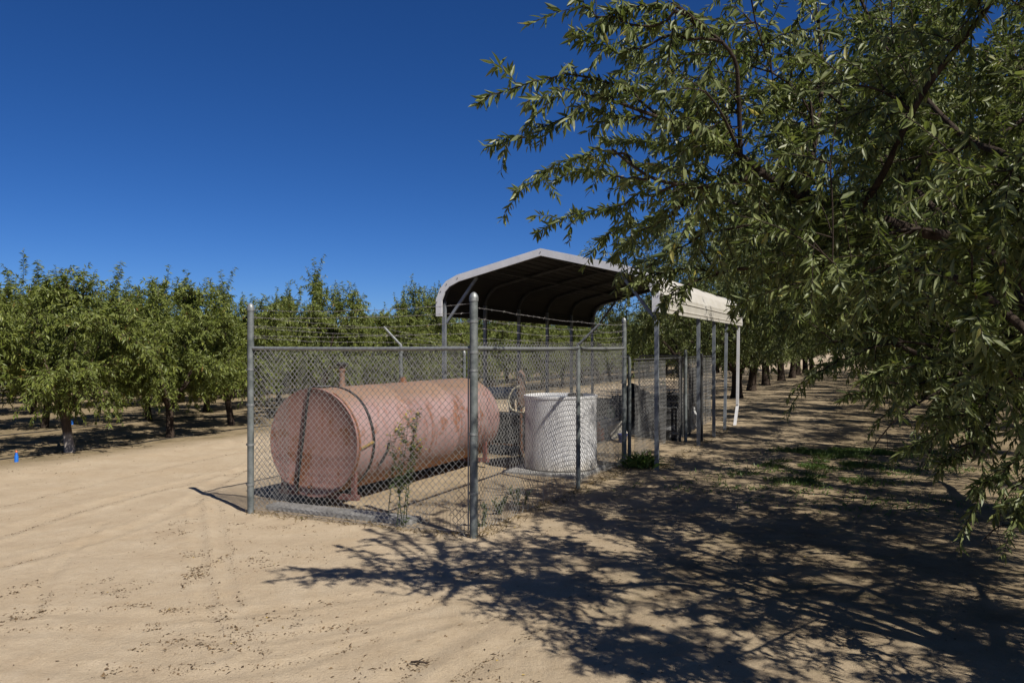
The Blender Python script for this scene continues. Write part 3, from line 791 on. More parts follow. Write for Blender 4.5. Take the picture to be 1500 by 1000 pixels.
f3 = empty("chain_link_fence", P1+U*.08, "left chain link fence run behind the pink tank with a leaning barbed wire arm", "fence")
mid3 = L(3.1, 2.84)
tip3 = line_post(f3, mid3, RAILZ+.02, .030, V); post(f3, P4, 1.78, .03)
rail(f3, P1+U*.04+Z*RAILZ, mid3+Z*RAILZ-U*.031); rail(f3, mid3+Z*RAILZ+U*.031, P4+Z*RAILZ-U*.037)
mesh_part(P1+U*.05, P4-U*.05, .04, RAILZ+.03, f3, seed=5)
for i, f_ in enumerate((.15, .55, .95)):
    a = (mid3+Z*(RAILZ+.05))*(1-f_)+tip3*f_
    barbed(f3, [P1+Z*(1.97+.12*i), a, P4+Z*(1.90+.01*i)], .02, 50+i)
f4 = empty("chain_link_fence", P4-V*.08, "rear chain link fence run under the carport's front edge behind both tanks", "fence")
rail(f4, P4-V*.04+Z*RAILZ, P3+V*.04+Z*RAILZ); mesh_part(P4-V*.05, P3+V*.05, .04, RAILZ+.03, f4, seed=7, w=.0365)
for i in range(2): barbed(f4, [P4+Z*(1.90+.03*i), P3+Z*(1.98+.15*i)], .03, 70+i)

def gate(a, b, z0, z1, label, rails=(.5,), hinge=True):
    e = empty("chain_link_gate", a, label, "gate"); d = unit(b-a)
    m = MB()
    m.tube([a+Z*z0, a+Z*(z1-.08), a+Z*(z1-.02)+d*.02, a+Z*z1+d*.08, b+Z*z1-d*.08, b+Z*(z1-.02)-d*.02, b+Z*(z1-.08), b+Z*z0], .021, 10)
    m.tube([a+Z*(z0+.02), b+Z*(z0+.02)], .019, 8)
    m.build("gate_frame", M['galv'], e, True)
    for f_ in rails:
        r_ = MB(); r_.tube([a+Z*(z0+(z1-z0)*f_)+d*.02, b+Z*(z0+(z1-z0)*f_)-d*.02], .018, 8); r_.build("cross_rail", M['galv'], e, True)
    mesh_part(a+d*.02, b-d*.02, z0+.02, z1, e, seed=9, r=.0042)
    if hinge:
        q = MB(); pp = b+d*.09; q.tube([pp+Z*-.05, pp+Z*.9, pp+Z*(z1+.12)], .032, 12); q.build("gate_post", M['galv_old'], e, True)
    return e
gate(L(9.0, .85), L(8.75, -.08), .12, 1.70, "open chain link gate with a pale cross rail, seen right of the rear corner post", (.42, .02))
f5 = empty("chain_link_fence", L(5.3, -.1), "dark lower chain link run along the carport's right posts, past the rear corner post", "fence")
mesh_part(L(5.3, -.1), L(12.3, -.02), .10, 1.66, f5, seed=12, r=.0026, hole=lambda x, z: (x > 2.2) & (x < 3.3))
for u_ in (8.7, 12.3):
    b = MB(); b.tube([L(u_, -.06, -.05), L(u_, -.06, .8), L(u_, -.06, 1.70)], .026, 10); b.build("post", M['bow'], f5, True)
b = MB(); b.tube([L(5.3, -.1, 1.67), L(8.7, -.06, 1.66), L(12.3, -.02, 1.67)], .016, 8); b.build("top_rail", M['bow'], f5, True)
b = MB(); b.tube([L(5.19, -.055, -.05), L(5.19, -.055, .9), L(5.19, -.055, 1.66), L(5.17, -.045, 1.71), L(5.15, -.03, 1.73)], .028, 12)
tag(b.build("gate_post", M['galv_old'], None, True, L(5.17, -.10)), "short bent-topped steel post standing against the rear right corner post", "post")

# ------------------------------------------------------------------ big pink tank
TC = W(461, 654, 9.12)+U*.13+V*.13; TC[2] = .735; TR = .638; TLEN = 3.84
tk = empty("fuel_tank", (TC[0], TC[1], 0), "long faded pink cylindrical steel tank lying on a red skid inside the fence", "tank")
TA = U.copy()
ORG[tk.name] = np.array([TC[0], TC[1], 0.0])
def tank_obj(mb, name, m, smooth=True):          # object space centred on the axis so the paint follows the height
    o = mb.build(name, m, None, smooth, TC); o.parent = tk; o.location = (0, 0, TC[2]); return o
m_ = MB()
prof = [(TR*1.0, .0), (TR, .02), (TR*1.0, 1.20), (TR*1.004, 1.205), (TR*1.004, 1.235), (TR, 1.24), (TR, 2.44), (TR*1.004, 2.445), (TR*1.004, 2.475), (TR, 2.48), (TR, TLEN-.12), (TR*.985, TLEN-.05), (TR*.93, TLEN), (TR*.75, TLEN+.05), (TR*.4, TLEN+.08), (0, TLEN+.085)]
m_.lathe(TC, prof, TA, 96)
m_.f = [f for f in m_.f if len(f) == 4]
shell = tank_obj(m_, "tank_shell", M['tank'])
m_ = MB(); m_.lathe(TC, [(0.0, .012), (TR*.5, .012), (TR*.93, .010), (TR*.97, -.004), (TR*1.008, -.010), (TR*1.012, .02), (TR*1.002, .03)], TA, 96)
endc = tank_obj(m_, "tank_end", M['tank_end'])
# rust crescent weld bead along the front seam
m_ = MB(); bead = [TC+TA*.045+TR*1.004*(math.cos(t)*-V+math.sin(t)*Z) for t in np.linspace(-.75, 1.15, 30)]
m_.tube(bead, .015, 6); tank_obj(m_, "weld_bead", M['rust'])
# black strap round the shell and hanging over the end
m_ = MB(); n = 80
for k, dt in enumerate((0, 1)):
    pass
vv = []; ff = []
ts = np.linspace(PI*.5, -PI*.42, 40)
for t in ts:
    d = math.cos(t)*-V+math.sin(t)*Z; c0 = TC+TA*(.30+.10*max(0, math.sin(t)-.4))
    vv += [c0+d*(TR+.002), c0+d*(TR+.012), c0+TA*.04+d*(TR+.012), c0+TA*.04+d*(TR+.002)]
for i in range(len(ts)-1):
    a = i*4
    for j in range(4): ff.append((a+j, a+(j+1) % 4, a+4+(j+1) % 4, a+4+j))
m_.add(vv, ff)
topf = TC+V*.02+Z*TR
strap = [TC+TA*.38+Z*(TR+.012), TC+TA*.2+V*.02+Z*(TR+.018), TC+TA*-.01+V*.03+Z*(TR+.012), TC-TA*.030+V*.05+Z*(TR-.10), TC-TA*.030+V*.10+Z*.2, TC-TA*.030+V*.17-Z*.25, TC-TA*.032+V*.22-Z*.6]
m_.tube(smooth_path(strap, 6), .012, 8)
strap2 = [s + (-V*.014 if i < 5 else 0*V) for i, s in enumerate(strap[2:])]
m_.tube(smooth_path(strap2, 6), .006, 6)
m_.tube([TC+TA*.05+V*.06+Z*(TR+.018), TC+TA*.22-V*.07+Z*(TR+.02)], .017, 8)
tank_obj(m_, "black_strap", M['black'])
# dark cable stub hanging by the strap on the near flank, yellow tag
m_ = MB(); d = lambda t: math.cos(t)*-V+math.sin(t)*Z
m_.tube(smooth_path([TC+TA*.62+d(-.05)*(TR+.018), TC+TA*.60+d(-.2)*(TR+.02), TC+TA*.52+d(-.48)*(TR+.015)], 5), .016, 7); tank_obj(m_, "cable_stub", M['black'])
m_ = MB()
for i in range(7):
    t = .02-.035*i*.5; c0 = TC+TA*(.08+.035*i); m_.box(c0+d(-.06+.012*i)*(TR+.004), (.019, .010, .016), [TA, np.cross(TA, d(-.06)), d(-.06)])
tank_obj(m_, "yellow_marking", M['yellow'], False)
# vent, filler and bung on top
vp = TC+TA*.72+V*.12+Z*(TR-.02)
m_ = MB(); m_.lathe(vp, [(.045, 0), (.045, .06), (.034, .065), (.034, .20), (.046, .21), (.046, .235), (.04, .24), (.04, .27)], Z, 16); vent = tank_obj(m_, "vent_pipe", M['brownpump'])
m_ = MB(); m_.lathe(vp+Z*.27, [(.045, 0), (.075, .01), (.08, .03), (.05, .05), (0, .055)], Z, 16); tank_obj(m_, "vent_cap", M['dark_drum'])
m_ = MB(); m_.lathe(TC+TA*1.95+Z*(TR-.02), [(.055, 0), (.055, .06), (.04, .065), (.04, .09), (0, .095)], Z, 12); tank_obj(m_, "filler_bung", M['rust'])
m_ = MB(); m_.lathe(TC-TA*.012+V*.02-Z*.52, [(.02, .0), (.02, -.03), (.012, -.035), (.012, -.06)], TA, 10); tank_obj(m_, "drain_plug", M['rust'])
# skid: two saddles with legs
for uo in (.10, TLEN-.35):
    m_ = MB()
    for sgn in (-1, 1):
        foot = np.array([TC[0], TC[1], 0])+TA*uo+V*(.52*sgn)
        leg = MB(); hh = .30; leg.box(foot+Z*(.14+hh/2), (.026, .026, hh/2+.04)); o = leg.build("leg", M['skid'], tk)
    m_.box(np.array([TC[0], TC[1], .11])+TA*uo, (.035, .58, .03)); m_.build("cross_beam", M['skid'], tk)
# concrete pads
m_ = MB(); m_.box(L(.34, 1.85, .0), (.12, .98, .045), None, .012); tag(m_.build("concrete_pad", M['concrete'], None, False, L(.48, 1.75)), "pale concrete pad under the front of the pink tank", "concrete pad", None)
m_ = MB(); m_.box(L(4.33, .86, -.01), (.60, .62, .045), None, .012); tag(m_.build("concrete_pad", M['concrete'], None, False, L(4.28, .86)), "concrete pad under the white round tank", "concrete pad", None)

# ------------------------------------------------------------------ white round tank
WC = np.array([.745, 12.02, .037])
wt = empty("water_tank", WC, "whitewashed upright round tank with grey brushed sides beside the pink tank", "tank")
m_ = MB(); R_ = .555
m_.lathe(WC, [(R_*.97, 0), (R_*1.005, .02), (R_, .06), (R_*.985, .5), (R_*.985, .9), (R_, 1.06), (R_*1.015, 1.065), (R_*1.015, 1.10), (R_*.99, 1.105), (R_*.955, 1.105), (R_*.955, 1.06)], Z, 64)
m_.f = [f for f in m_.f if len(f) == 4]
m_.build("tank_wall", M['whitewash'], wt, True)
m_ = MB(); m_.lathe(WC, [(R_*.957, 1.055), (R_*.5, 1.075), (.14, 1.085), (0, 1.085)], Z, 48); m_.f = [f for f in m_.f if len(f) == 4]; lid = m_.build("tank_lid", M['tote'], wt, True)
m_ = MB(); m_.lathe(WC+Z*1.08+U*.05-V*.22, [(.12, 0), (.12, .035), (.1, .05), (0, .055)], Z, 20); m_.build("lid_cap", M['dark_drum'], wt, True)

# pump and hose behind it, low box, horizontal pipe
pb = W(763, 560, 13.3)
pu = empty("fuel_pump", (pb[0], pb[1], 0), "brown round-topped pump on a pipe with a beige hose loop, behind the white tank", "pump")
m_ = MB(); c0 = np.array([pb[0], pb[1], 0.0]); m_.tube([c0+Z*-.03, c0+Z*.85], .028, 10); m_.build("pump_pipe", M['rust'], pu, True)
m_ = MB(); m_.lathe(c0+Z*.85, [(.05, 0), (.075, .03), (.078, .25), (.082, .42), (.075, .54), (.055, .60), (.02, .63), (0, .632)], Z, 18); m_.build("pump_body", M['brownpump'], pu, True)
m_ = MB(); w_ = lambda x, y, dd=13.2: W(x, y, dd)
m_.tube(smooth_path([w_(762, 565), w_(752, 570), w_(746, 580), w_(745, 588), w_(748, 597), w_(755, 602), w_(764, 604, 13.1), w_(775, 606, 13.0)], 6), .017, 8); m_.build("hose", M['hose'], pu, True)
c0 = np.array([-.03, 13.75, 0])
bx = empty("steel_box", c0, "low black steel box on a frame between the pink tank and white tank", "box")
m_ = MB(); m_.box(c0+Z*.45, (.27, .36, .24), [U, V, Z], .015); bo = m_.build("box_body", M['mud'], bx)
m_ = MB(); m_.box(c0+Z*.70, (.285, .375, .012), [U, V, Z], .004); m_.build("box_lid", M['mud'], bx)
m_ = MB()
for a in (-1, 1):
    for b_ in (-1, 1): m_.box(c0+U*.24*a+V*.33*b_+Z*.11, (.02, .02, .10))
m_.box(c0+Z*.20-U*.255, (.015, .35, .012)); m_.build("box_frame", M['rust'], bx)
pa, pb2 = W(700, 575, 14.6), W(762, 576, 14.75)
pp = empty("irrigation_pipe", (pa[0], pa[1], 0), "fat grey horizontal pipe on stands behind the pink tank's rear end", "pipe")
m_ = MB(); m_.tube([pa, pb2], .115, 20); m_.tube([pb2-(pb2-pa)*.08, pb2], .135, 20); m_.build("pipe_barrel", M['pipe'], pp, True)
for f_ in (.2, .8):
    q = pa*(1-f_)+pb2*f_; m_ = MB(); m_.box([q[0], q[1], (q[2]-.11)/2], (.03, .05, (q[2]-.11)/2)); m_.build("stand", M['rust'], pp)

# ------------------------------------------------------------------ carport
C0 = np.array([2.216, 12.02, 0.0])               # front right post
WID = 3.73; LEN = 7.85
def Cp(u, w, z): return C0+U*u+V*w+Z*z
cp = empty("carport", C0, "metal carport with cream ribbed roof, white front trim and square tube posts", "carport")
half = [(-.06, 2.40), (-.06, 2.68), (.015, 2.86), (.13, 2.98), (.34, 3.075), (WID/2, 3.44)]
prof = half+[(WID-w, z) for w, z in half[-2::-1]]
# ribbed roof sheet: profile points with small ribs, extruded along u
def ribbed(pr, step=.16, h=.012):
    pr = np.array(pr); out = []
    for a, b_ in zip(pr[:-1], pr[1:]):
        d = b_-a; l = np.linalg.norm(d); nrm = np.array([-d[1], d[0]])/l; n = max(1, int(round(l/step)))
        for i in range(n):
            s0 = i/n
            out.append(a+d*s0)
            if l > .25:
                for f_, hh in ((.40, 0), (.45, h), (.55, h), (.60, 0)): out.append(a+d*(s0+f_/n)+nrm*hh)
    out.append(pr[-1]); return np.array(out)
rp = ribbed(prof)
m_ = MB(); nu = 12; us = np.linspace(-.12, LEN+.2, nu); v_ = []
cen = np.array([WID/2, 2.6])
for th in (0, .008):
    for u_ in us:
        for w_, z_ in rp:
            dd = unit(np.array([w_, z_])-cen)*th; v_.append(Cp(u_, w_+dd[0], z_+dd[1]))
k = len(rp); f = []
for t in (0, 1):
    o = t*nu*k
    for i in range(nu-1):
        for j in range(k-1):
            q = (o+i*k+j, o+i*k+j+1, o+(i+1)*k+j+1, o+(i+1)*k+j); f.append(q if t else q[::-1])
o2 = nu*k
for i in (0, nu-1):
    for j in range(k-1): f.append((i*k+j, i*k+j+1, o2+i*k+j+1, o2+i*k+j))
for i in range(nu-1):
    for j in (0, k-1): f.append((i*k+j, (i+1)*k+j, o2+(i+1)*k+j, o2+i*k+j))
m_.add(v_, f); roof = m_.build("roof", M['roof'], cp)
roof.data.materials.append(M['underside_shade'])
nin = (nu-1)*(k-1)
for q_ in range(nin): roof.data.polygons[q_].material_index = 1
def trim_strip(u0, du, name, m, inn=.085, outw=.022):
    m_ = MB(); P = np.array(prof); n = len(P); vs = []
    nr = []
    for i in range(n):
        d = P[min(i+1, n-1)]-P[max(i-1, 0)]; nr.append(np.array([d[1], -d[0]])/np.linalg.norm(d))
    nr = np.array(nr)
    if ((P+nr*.1-cen)**2).sum() > ((P-nr*.1-cen)**2).sum(): nr = -nr      # inward normal
    for i in range(n):
        a = P[i]-nr[i]*outw; b_ = P[i]+nr[i]*inn
        for uu in (u0, u0+du):
            vs += [Cp(uu, *a), Cp(uu, *b_)]
    fs = []
    for i in range(n-1):
        a, b_ = i*4, i*4+4
        fs += [(a, a+1, b_+1, b_), (a+2, b_+2, b_+3, a+3), (a, b_, b_+2, a+2), (a+1, a+3, b_+3, b_+1)]
    fs += [(0, 2, 3, 1), ((n-1)*4, (n-1)*4+1, (n-1)*4+3, (n-1)*4+2)]
    m_.add(vs, fs); return m_.build(name, m, cp)
tr = trim_strip(-.15, .028, "front_trim", M['trim'], .095)
trim_strip(LEN+.205, .025, "rear_trim", M['trim'], .05)
m_ = MB()
for w_, z_ in prof[1:-1]:
    c0 = Cp(-.155, w_, z_)-Z*.04; m_.lathe(c0, [(.009, 0), (.009, .004), (0, .006)], -U, 8)
m_.build("trim_screws", M['dark_drum'], tr)
# side drip edge
for w_ in (-.072, WID+.072):
    m_ = MB(); m_.box(Cp(LEN/2+.04, w_, 2.42), (LEN/2+.15, .006, .022)); m_.build("eave_edge", M['roof'], cp)
# tube frames
inner = [(w, z) for w, z in prof]
S_ = .03
for i, u_ in enumerate([0, 1.57, 3.14, 4.71, 6.28, 7.85]):
    pr = [np.array([w, z]) for w, z in prof]
    pts = [p+unit(cen-p)*.055 for p in pr]
    m_ = MB(); m_.tube([Cp(u_, p[0], p[1]) for p in smooth_path(np.array([[*p] for p in pts[:6]]), 3)], .034, 6); m_.tube([Cp(u_, p[0], p[1]) for p in smooth_path(np.array([[*p] for p in pts[5:]]), 3)], .034, 6)
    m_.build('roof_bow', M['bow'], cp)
    for side, w_ in ((0, 0.0), (1, WID)):
        if side == 0 and i in (1, 5): continue
        m_ = MB(); tl = {3: -.0, 4: .0}.get(i, 0)
        a = Cp(u_, w_, -.03); b_ = Cp(u_, w_, 2.66)
        if side == 0 and i == 4: a = Cp(u_-.10, w_+.03, -.03)
        d = unit(b_-a); m_.box((a+b_)/2, (.03, .03, np.linalg.norm(b_-a)/2), [U, V, d]); m_.build("post", M['frame'], cp)
    if i in (0, 5):
        for w0, w1 in ((.03, .62), (WID-.03, WID-.62)):
            m_ = MB(); a = Cp(u_+.035, w0, 2.30); b_ = Cp(u_+.035, w1, 3.06); d = unit(b_-a)
            m_.box((a+b_)/2, (.022, .022, np.linalg.norm(b_-a)/2), [U, np.cross(d, U), d]); m_.build("corner_brace", M['frame'], cp)
# last right post with a kicked foot
m_ = MB(); a = Cp(7.85, -.02, 2.6); b_ = Cp(7.80, .0, .48); c_ = Cp(7.76, -.10, .40); d_ = Cp(7.55, .03, -.02)
m_.box((a+b_)/2, (.036, .03, np.linalg.norm(a-b_)/2), [U, V, unit(a-b_)]); m_.box((b_+d_)/2+U*.03, (.04, .032, np.linalg.norm(b_-d_)/2+.02), [U, V, unit(b_-d_)])
o = m_.build("post", M['trim'], cp); o['label'] = "pale post with a bent, kicked-out foot"
# purlins lengthwise
for w_, z_ in ((WID/2, 3.37), (.95, 3.15), (WID-.95, 3.15)):
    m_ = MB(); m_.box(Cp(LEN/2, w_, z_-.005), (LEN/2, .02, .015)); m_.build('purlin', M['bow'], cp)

# ------------------------------------------------------------------ things stored under the roof
def drum(loc, r, h, m, label, cat="drum", name="drum"):
    e = empty(name, loc, label, cat); m_ = MB(); c = np.array(loc, float)
    m_.lathe(c, [(r*.97, 0), (r, .015), (r, h*.32), (r*1.025, h*.335), (r, h*.35), (r, h*.65), (r*1.025, h*.665), (r, h*.68), (r, h-.03), (r*1.02, h-.02), (r*1.02, h)], Z, 32)
    m_.f = [f for f in m_.f if len(f) == 4]
    m_.build("drum_wall", m, e, True)
    q = MB(); q.lathe(c, [(r*.99, h-.02), (r*.2, h-.02), (0, h-.02)], Z, 32); q.f = [f for f in q.f if len(f) == 4]; q.build("drum_head", m, e, True)
    q = MB(); q.lathe(c+np.array([r*.6, 0, h-.02]), [(.03, 0), (.03, .02), (0, .022)], Z, 12); q.build("bung", M['galv'], e, True)
    return e
drum((3.16, 15.95, 0), .26, .66, M['splatter'], "grey-splashed black drum behind the first carport post, right of the gate")
drum((2.55, 17.0, 0), .28, .80, M['dark_drum'], "tall plain black drum seen through the open gate mesh")
drum((2.02, 17.6, 0), .28, .72, M['dark_drum'], "shorter black drum behind the grey storage bin")
drum((3.55, 16.9, 0), .29, .86, M['dark_drum'], "black drum furthest right, behind the grey-splashed drum")
c0 = np.array([1.93, 16.0, 0.0])
e = empty("storage_bin", c0, "grey-blue storage bin with a beige lid standing under the roof behind the corner post", "bin")
m_ = MB(); m_.box(c0+Z*.20, (.16, .19, .20), [U, V, Z], .02); m_.build("bin_body", M['tote'], e)
m_ = MB(); m_.box(c0+Z*.418, (.18, .21, .016), [U, V, Z], .006); m_.build("bin_lid", M['beige'], e)
ax_ = [unit(np.array([.9, -.15, .35])), unit(np.array([.1, 1, .05])), unit(np.array([-.3, -.1, .9]))]
m_ = MB(); m_.box(np.array([2.08, 15.55, .24]), (.17, .05, .14), [ax_[0], ax_[1], np.cross(ax_[0], ax_[1])], .01); tag(m_.build("cardboard_panel", M['beige'], None, False, (2.08, 15.55, 0)), "pale board leaning against the grey storage bin", "board")
c0 = np.array([2.16, 15.6, 0.0])
def bucket(c0, r, h, m, label, name="bucket"):
    e = empty(name, c0, label, "bucket"); m_ = MB(); m_.lathe(c0, [(r*.8, 0), (r, h), (r*1.06, h), (r*1.06, h-.03), (r*1.0, h-.035)], Z, 24); m_.f = [f for f in m_.f if len(f) == 4]; m_.lathe(c0, [(r*.8, .004), (0, .003)], Z, 24)
    m_.build("bucket_wall", m, e, True)
    q = MB(); q.tube([c0+np.array([math.cos(t)*r*1.06, -.02, h-.02-math.sin(t)*r*.7]) for t in np.linspace(0, PI, 14)], .004, 5); q.build("handle", M['galv'], e)
bucket(np.array([2.16, 15.35, 0.0]), .09, .18, M['navy'], "small navy blue bucket in front of the grey storage bin")
def jug(c0, s, m, capm, label):
    e = empty("jug", c0, label, "jug"); m_ = MB(); m_.box(c0+Z*.12*s, (.06*s, .09*s, .12*s), [U, V, Z], .02*s); m_.lathe(c0+Z*.235*s, [(.055*s, 0), (.03*s, .05*s), (.022*s, .06*s), (.022*s, .085*s)], Z, 14)
    m_.build("jug_body", m, e); q = MB(); q.lathe(c0+Z*.315*s, [(.028*s, 0), (.028*s, .03*s), (0, .031*s)], Z, 12); q.build("cap", capm, e)
    q = MB(); q.tube(smooth_path([c0+Z*.23*s+V*.06*s, c0+Z*.31*s+V*.075*s, c0+Z*.31*s+V*.03*s], 4), .01*s, 6); q.build("handle", m, e)
jug(np.array([2.02, 16.0, .435]), .8, M['green'], M['white'], "green jug with white cap standing on the grey storage bin")
jug(np.array([1.72, 15.6, 0.0]), 1.15, M['orange'], M['orange'], "orange jug on the ground beside the white round tank")
jug(np.array([4.27, 18.45, 0.0]), 1.35, M['white'], M['white'], "white plastic jug standing alone between the far carport posts")
m_ = MB(); m_.tube([L(8.9, -.45, -.04), L(8.9, -.45, 1.0), L(8.9, -.45, 1.75)], .026, 10)
tag(m_.build("steel_post", M['dark_drum'], None, True, L(8.9, -.45)), "thin dark steel post standing by the splashed drum", "post")

# dark tarpaulin over a pile behind the gate
def tarp():
    c = L(10.3, 1.0); nx_, ny_ = 46, 36; r_ = np.random.default_rng(2)
    a, b_ = np.meshgrid(np.linspace(-1, 1, nx_), np.linspace(-1, 1, ny_))
    rad = np.maximum(np.abs(a), np.abs(b_)); h = np.clip((1.0-rad)/.22, 0, 1)**.6
    hh = h*(.55+.42*vnoise(a*1.6+5, b_*1.5+2, 41)+.10*vnoise(a*5, b_*5, 42)) + .03*vnoise(a*14, b_*14, 43)*h
    X_ = a*.95*(1-.06*h)+.05*vnoise(b_*6, a*3, 44); Y_ = b_*.85*(1-.06*h)+.05*vnoise(a*6, b_*3, 45)
    v = X_[..., None]*U+Y_[..., None]*V+hh[..., None]*Z
    i = np.arange(ny_-1)[:, None]*nx_; j = np.arange(nx_-1)[None, :]
    q = np.stack([i+j, i+j+1, i+nx_+j+1, i+nx_+j], -1).reshape(-1, 4)
    me = np_mesh("tarp_pile", v.reshape(-1, 3), [q], M['mud'], True); o = bpy.data.objects.new("tarp_pile", me); COL.objects.link(o); o.location = tuple(c)
    tag(o, "low dark tarpaulin-covered pile in the shade under the carport roof", "pile")
tarp()

# ------------------------------------------------------------------ weeds, grass, litter
def weed(base, h, stems, label, flowers=True, seed=0, lean=.1, size=.045):
    r_ = np.random.default_rng(seed); e = empty("weed", base, label, "weed"); base = np.array(base, float)
    st = MB(); B, Dd, Nn, Ln = [], [], [], []; fl = MB()
    for k in range(stems):
        az = r_.uniform(0, 2*PI); hh = h*r_.uniform(.75, 1.0) if k else h
        d = np.array([math.cos(az)*lean, math.sin(az)*lean, 1.0]); o = base+np.array([r_.normal(0, .03), r_.normal(0, .02), -.02])
        t = np.linspace(0, 1, 9)[:, None]; p = o+d*hh*t+np.array([math.cos(az), math.sin(az), 0])*.06*t*t+r_.normal(0, .006, (9, 3))*t
        st.tube(p, np.linspace(.006, .0022, 9), 5); paths = [p]
        for _ in range(7 if flowers else 4):
            s0 = r_.uniform(.35, .95); i = int(s0*8); q = p[i]; dd = unit(np.array([r_.normal(0, 1), r_.normal(0, 1), 1.6])); l = hh*r_.uniform(.08, .24)
            b_ = np.array([q, q+dd*l*.5, q+dd*l+Z*.02]); st.tube(b_, [.0028, .002, .0014], 4); paths.append(smooth_path(b_, 3))
        for p_ in paths:
            m = int(len(p_)*(9 if len(p_) == 9 else 4.5))
            tt = r_.uniform(.05, .98, m)*(len(p_)-1); i = tt.astype(int); f_ = (tt-i)[:, None]; bb = p_[i]*(1-f_)+p_[i+1]*f_
            aa = r_.uniform(0, 2*PI, m); B.append(bb); Dd.append(unit(np.stack([np.cos(aa), np.sin(aa), r_.uniform(-.3, .8, m)], 1))); Nn.append(unit(np.stack([r_.normal(0, .4, m), r_.normal(0, .4, m), np.ones(m)], 1))); Ln.append(r_.uniform(.5, 1.2, m)*size)
            if flowers and p_[-1][2] > base[2]+h*.62:
                for _ in range(3):
                    c = p_[-1]+r_.normal(0, .018, 3); fl.lathe(c, [(.003, 0), (.010, .006), (.007, .012), (0, .013)], unit(r_.normal(0, .5, 3)+Z), 7)
    st.build("stem", M['leaf_weed'], e)
    B, Dd, Nn, Ln = map(np.concatenate, (B, Dd, Nn, Ln)); v, g, k = leaf_arrays(B, Dd, Nn, Ln, Ln*.3, r_, False)
    me = np_mesh("leaves", v-base, g, M['leaf_weed'], False, np.repeat(np.clip(r_.normal(.4, .2, len(B)), 0, .9), k)); o = bpy.data.objects.new("leaves", me); COL.objects.link(o); o.parent = e
    if fl.n: fl.build("flowers", M['flower'], e)
    return e
g = G(592, 771); weed((g[0], g[1], gz(g[0], g[1])), 1.18, 4, "tall green weed with yellow flower tips growing against the front fence", True, 3, .07, .05)
g = G(566, 764); weed((g[0], g[1]+.1, gz(g[0], g[1])), .80, 1, "thin single-stemmed weed just left of the tall flowering weed", False, 4, .06, .035)
for i, (x, y, h) in enumerate([(705, 770, .25), (728, 752, .2), (760, 738, .2)]):
    g = G(x, y); weed((g[0], g[1], 0), h, 4, ["small dry weed at the foot of the front right corner post", "low weed along the right fence's foot, nearest the front corner post", "low weed along the right fence's foot, nearer its middle post"][i], False, 20+i, .3, .03)

def blades(name, pts, h, m, kind='stuff', w=.006, lean=.6, seed=1, tint=(.45, .22), parent_loc=None):
    r_ = np.random.default_rng(seed); n = len(pts); pts = np.array(pts); az = r_.uniform(0, 2*PI, n); hh = h*r_.uniform(.5, 1.3, n)
    d = unit(np.stack([np.cos(az)*lean*r_.uniform(.2, 1.4, n), np.sin(az)*lean*r_.uniform(.2, 1.4, n), np.ones(n)], 1))
    nn = unit(np.stack([-np.cos(az), -np.sin(az), np.full(n, .4)], 1)); v, g, k = leaf_arrays(pts, d, nn, hh, np.full(n, w)*r_.uniform(.7, 1.4, n), r_, False, .35)
    off = np.zeros(3) if parent_loc is None else np.array(parent_loc)
    me = np_mesh(name, v-off, g, M[m], False, np.repeat(np.clip(r_.normal(*tint, n), 0, 1), k)); o = bpy.data.objects.new(name, me); COL.objects.link(o); o.location = tuple(off)
    if kind: o['kind'] = kind
    return o
pts = []; r_ = np.random.default_rng(9)
for (x, y, rx, ry, n) in [(1235, 664, 1.1, .75, 5200), (1195, 682, .9, .5, 1800), (1300, 662, 1.0, .5, 1500), (1150, 697, 1.0, .5, 500), (1215, 706, 1.0, .4, 700), (1330, 690, 1.3, .6, 300), (1100, 715, 1.6, .7, 350), (1400, 690, 1.6, .8, 350), (1300, 740, 1.6, .8, 300)]:
    c = G(x, y)
    a = r_.normal(0, .5, (n*2, 2))*[rx, ry]; keep = vnoise((c[0]+a[:, 0])*3.2, (c[1]+a[:, 1])*3.2, 8) > .42
    for q in a[keep][:n]: pts.append([c[0]+q[0], c[1]+q[1], 0.0])
pts = np.array(pts); pts[:, 2] = ground_z(pts[:, 0], pts[:, 1])-.005
blades('green_grass', pts, .075, 'grassblade', w=.011, lean=.9)
# bushy plant at the foot of the carport's first post
c = G(936, 684); r_ = np.random.default_rng(4); pp_ = np.array([c[0], c[1], 0])+np.concatenate([r_.normal(0, .10, (300, 2)), np.zeros((300, 1))], 1)
pl = blades("grass_clump", pp_, .25, 'grassblade', None, .012, .8, 5, (.22, .2), c)
tag(pl, "bushy dark green grass clump between the rear corner post and first carport post", "plant")
# dry grass along the fences and posts
pts = []; r_ = np.random.default_rng(12)
for a, b_, n in ((L(0, 2.9), L(0, -.1), 260), (L(0, -.05), L(5.2, -.08), 520), (L(5, -.6), L(12, -.5), 300), (L(5.1, -.3), L(5.4, -.6), 120)):
    t = r_.uniform(0, 1, n); q = a[None]*(1-t[:, None])+b_[None]*t[:, None]+np.concatenate([r_.normal(0, .07, (n, 2)), np.zeros((n, 1))], 1); pts.append(q)
pts = np.concatenate(pts); pts[:, 2] = ground_z(pts[:, 0], pts[:, 1])-.003
blades("dry_grass", pts, .075, 'drygrass', w=.005, lean=1.0, seed=6)

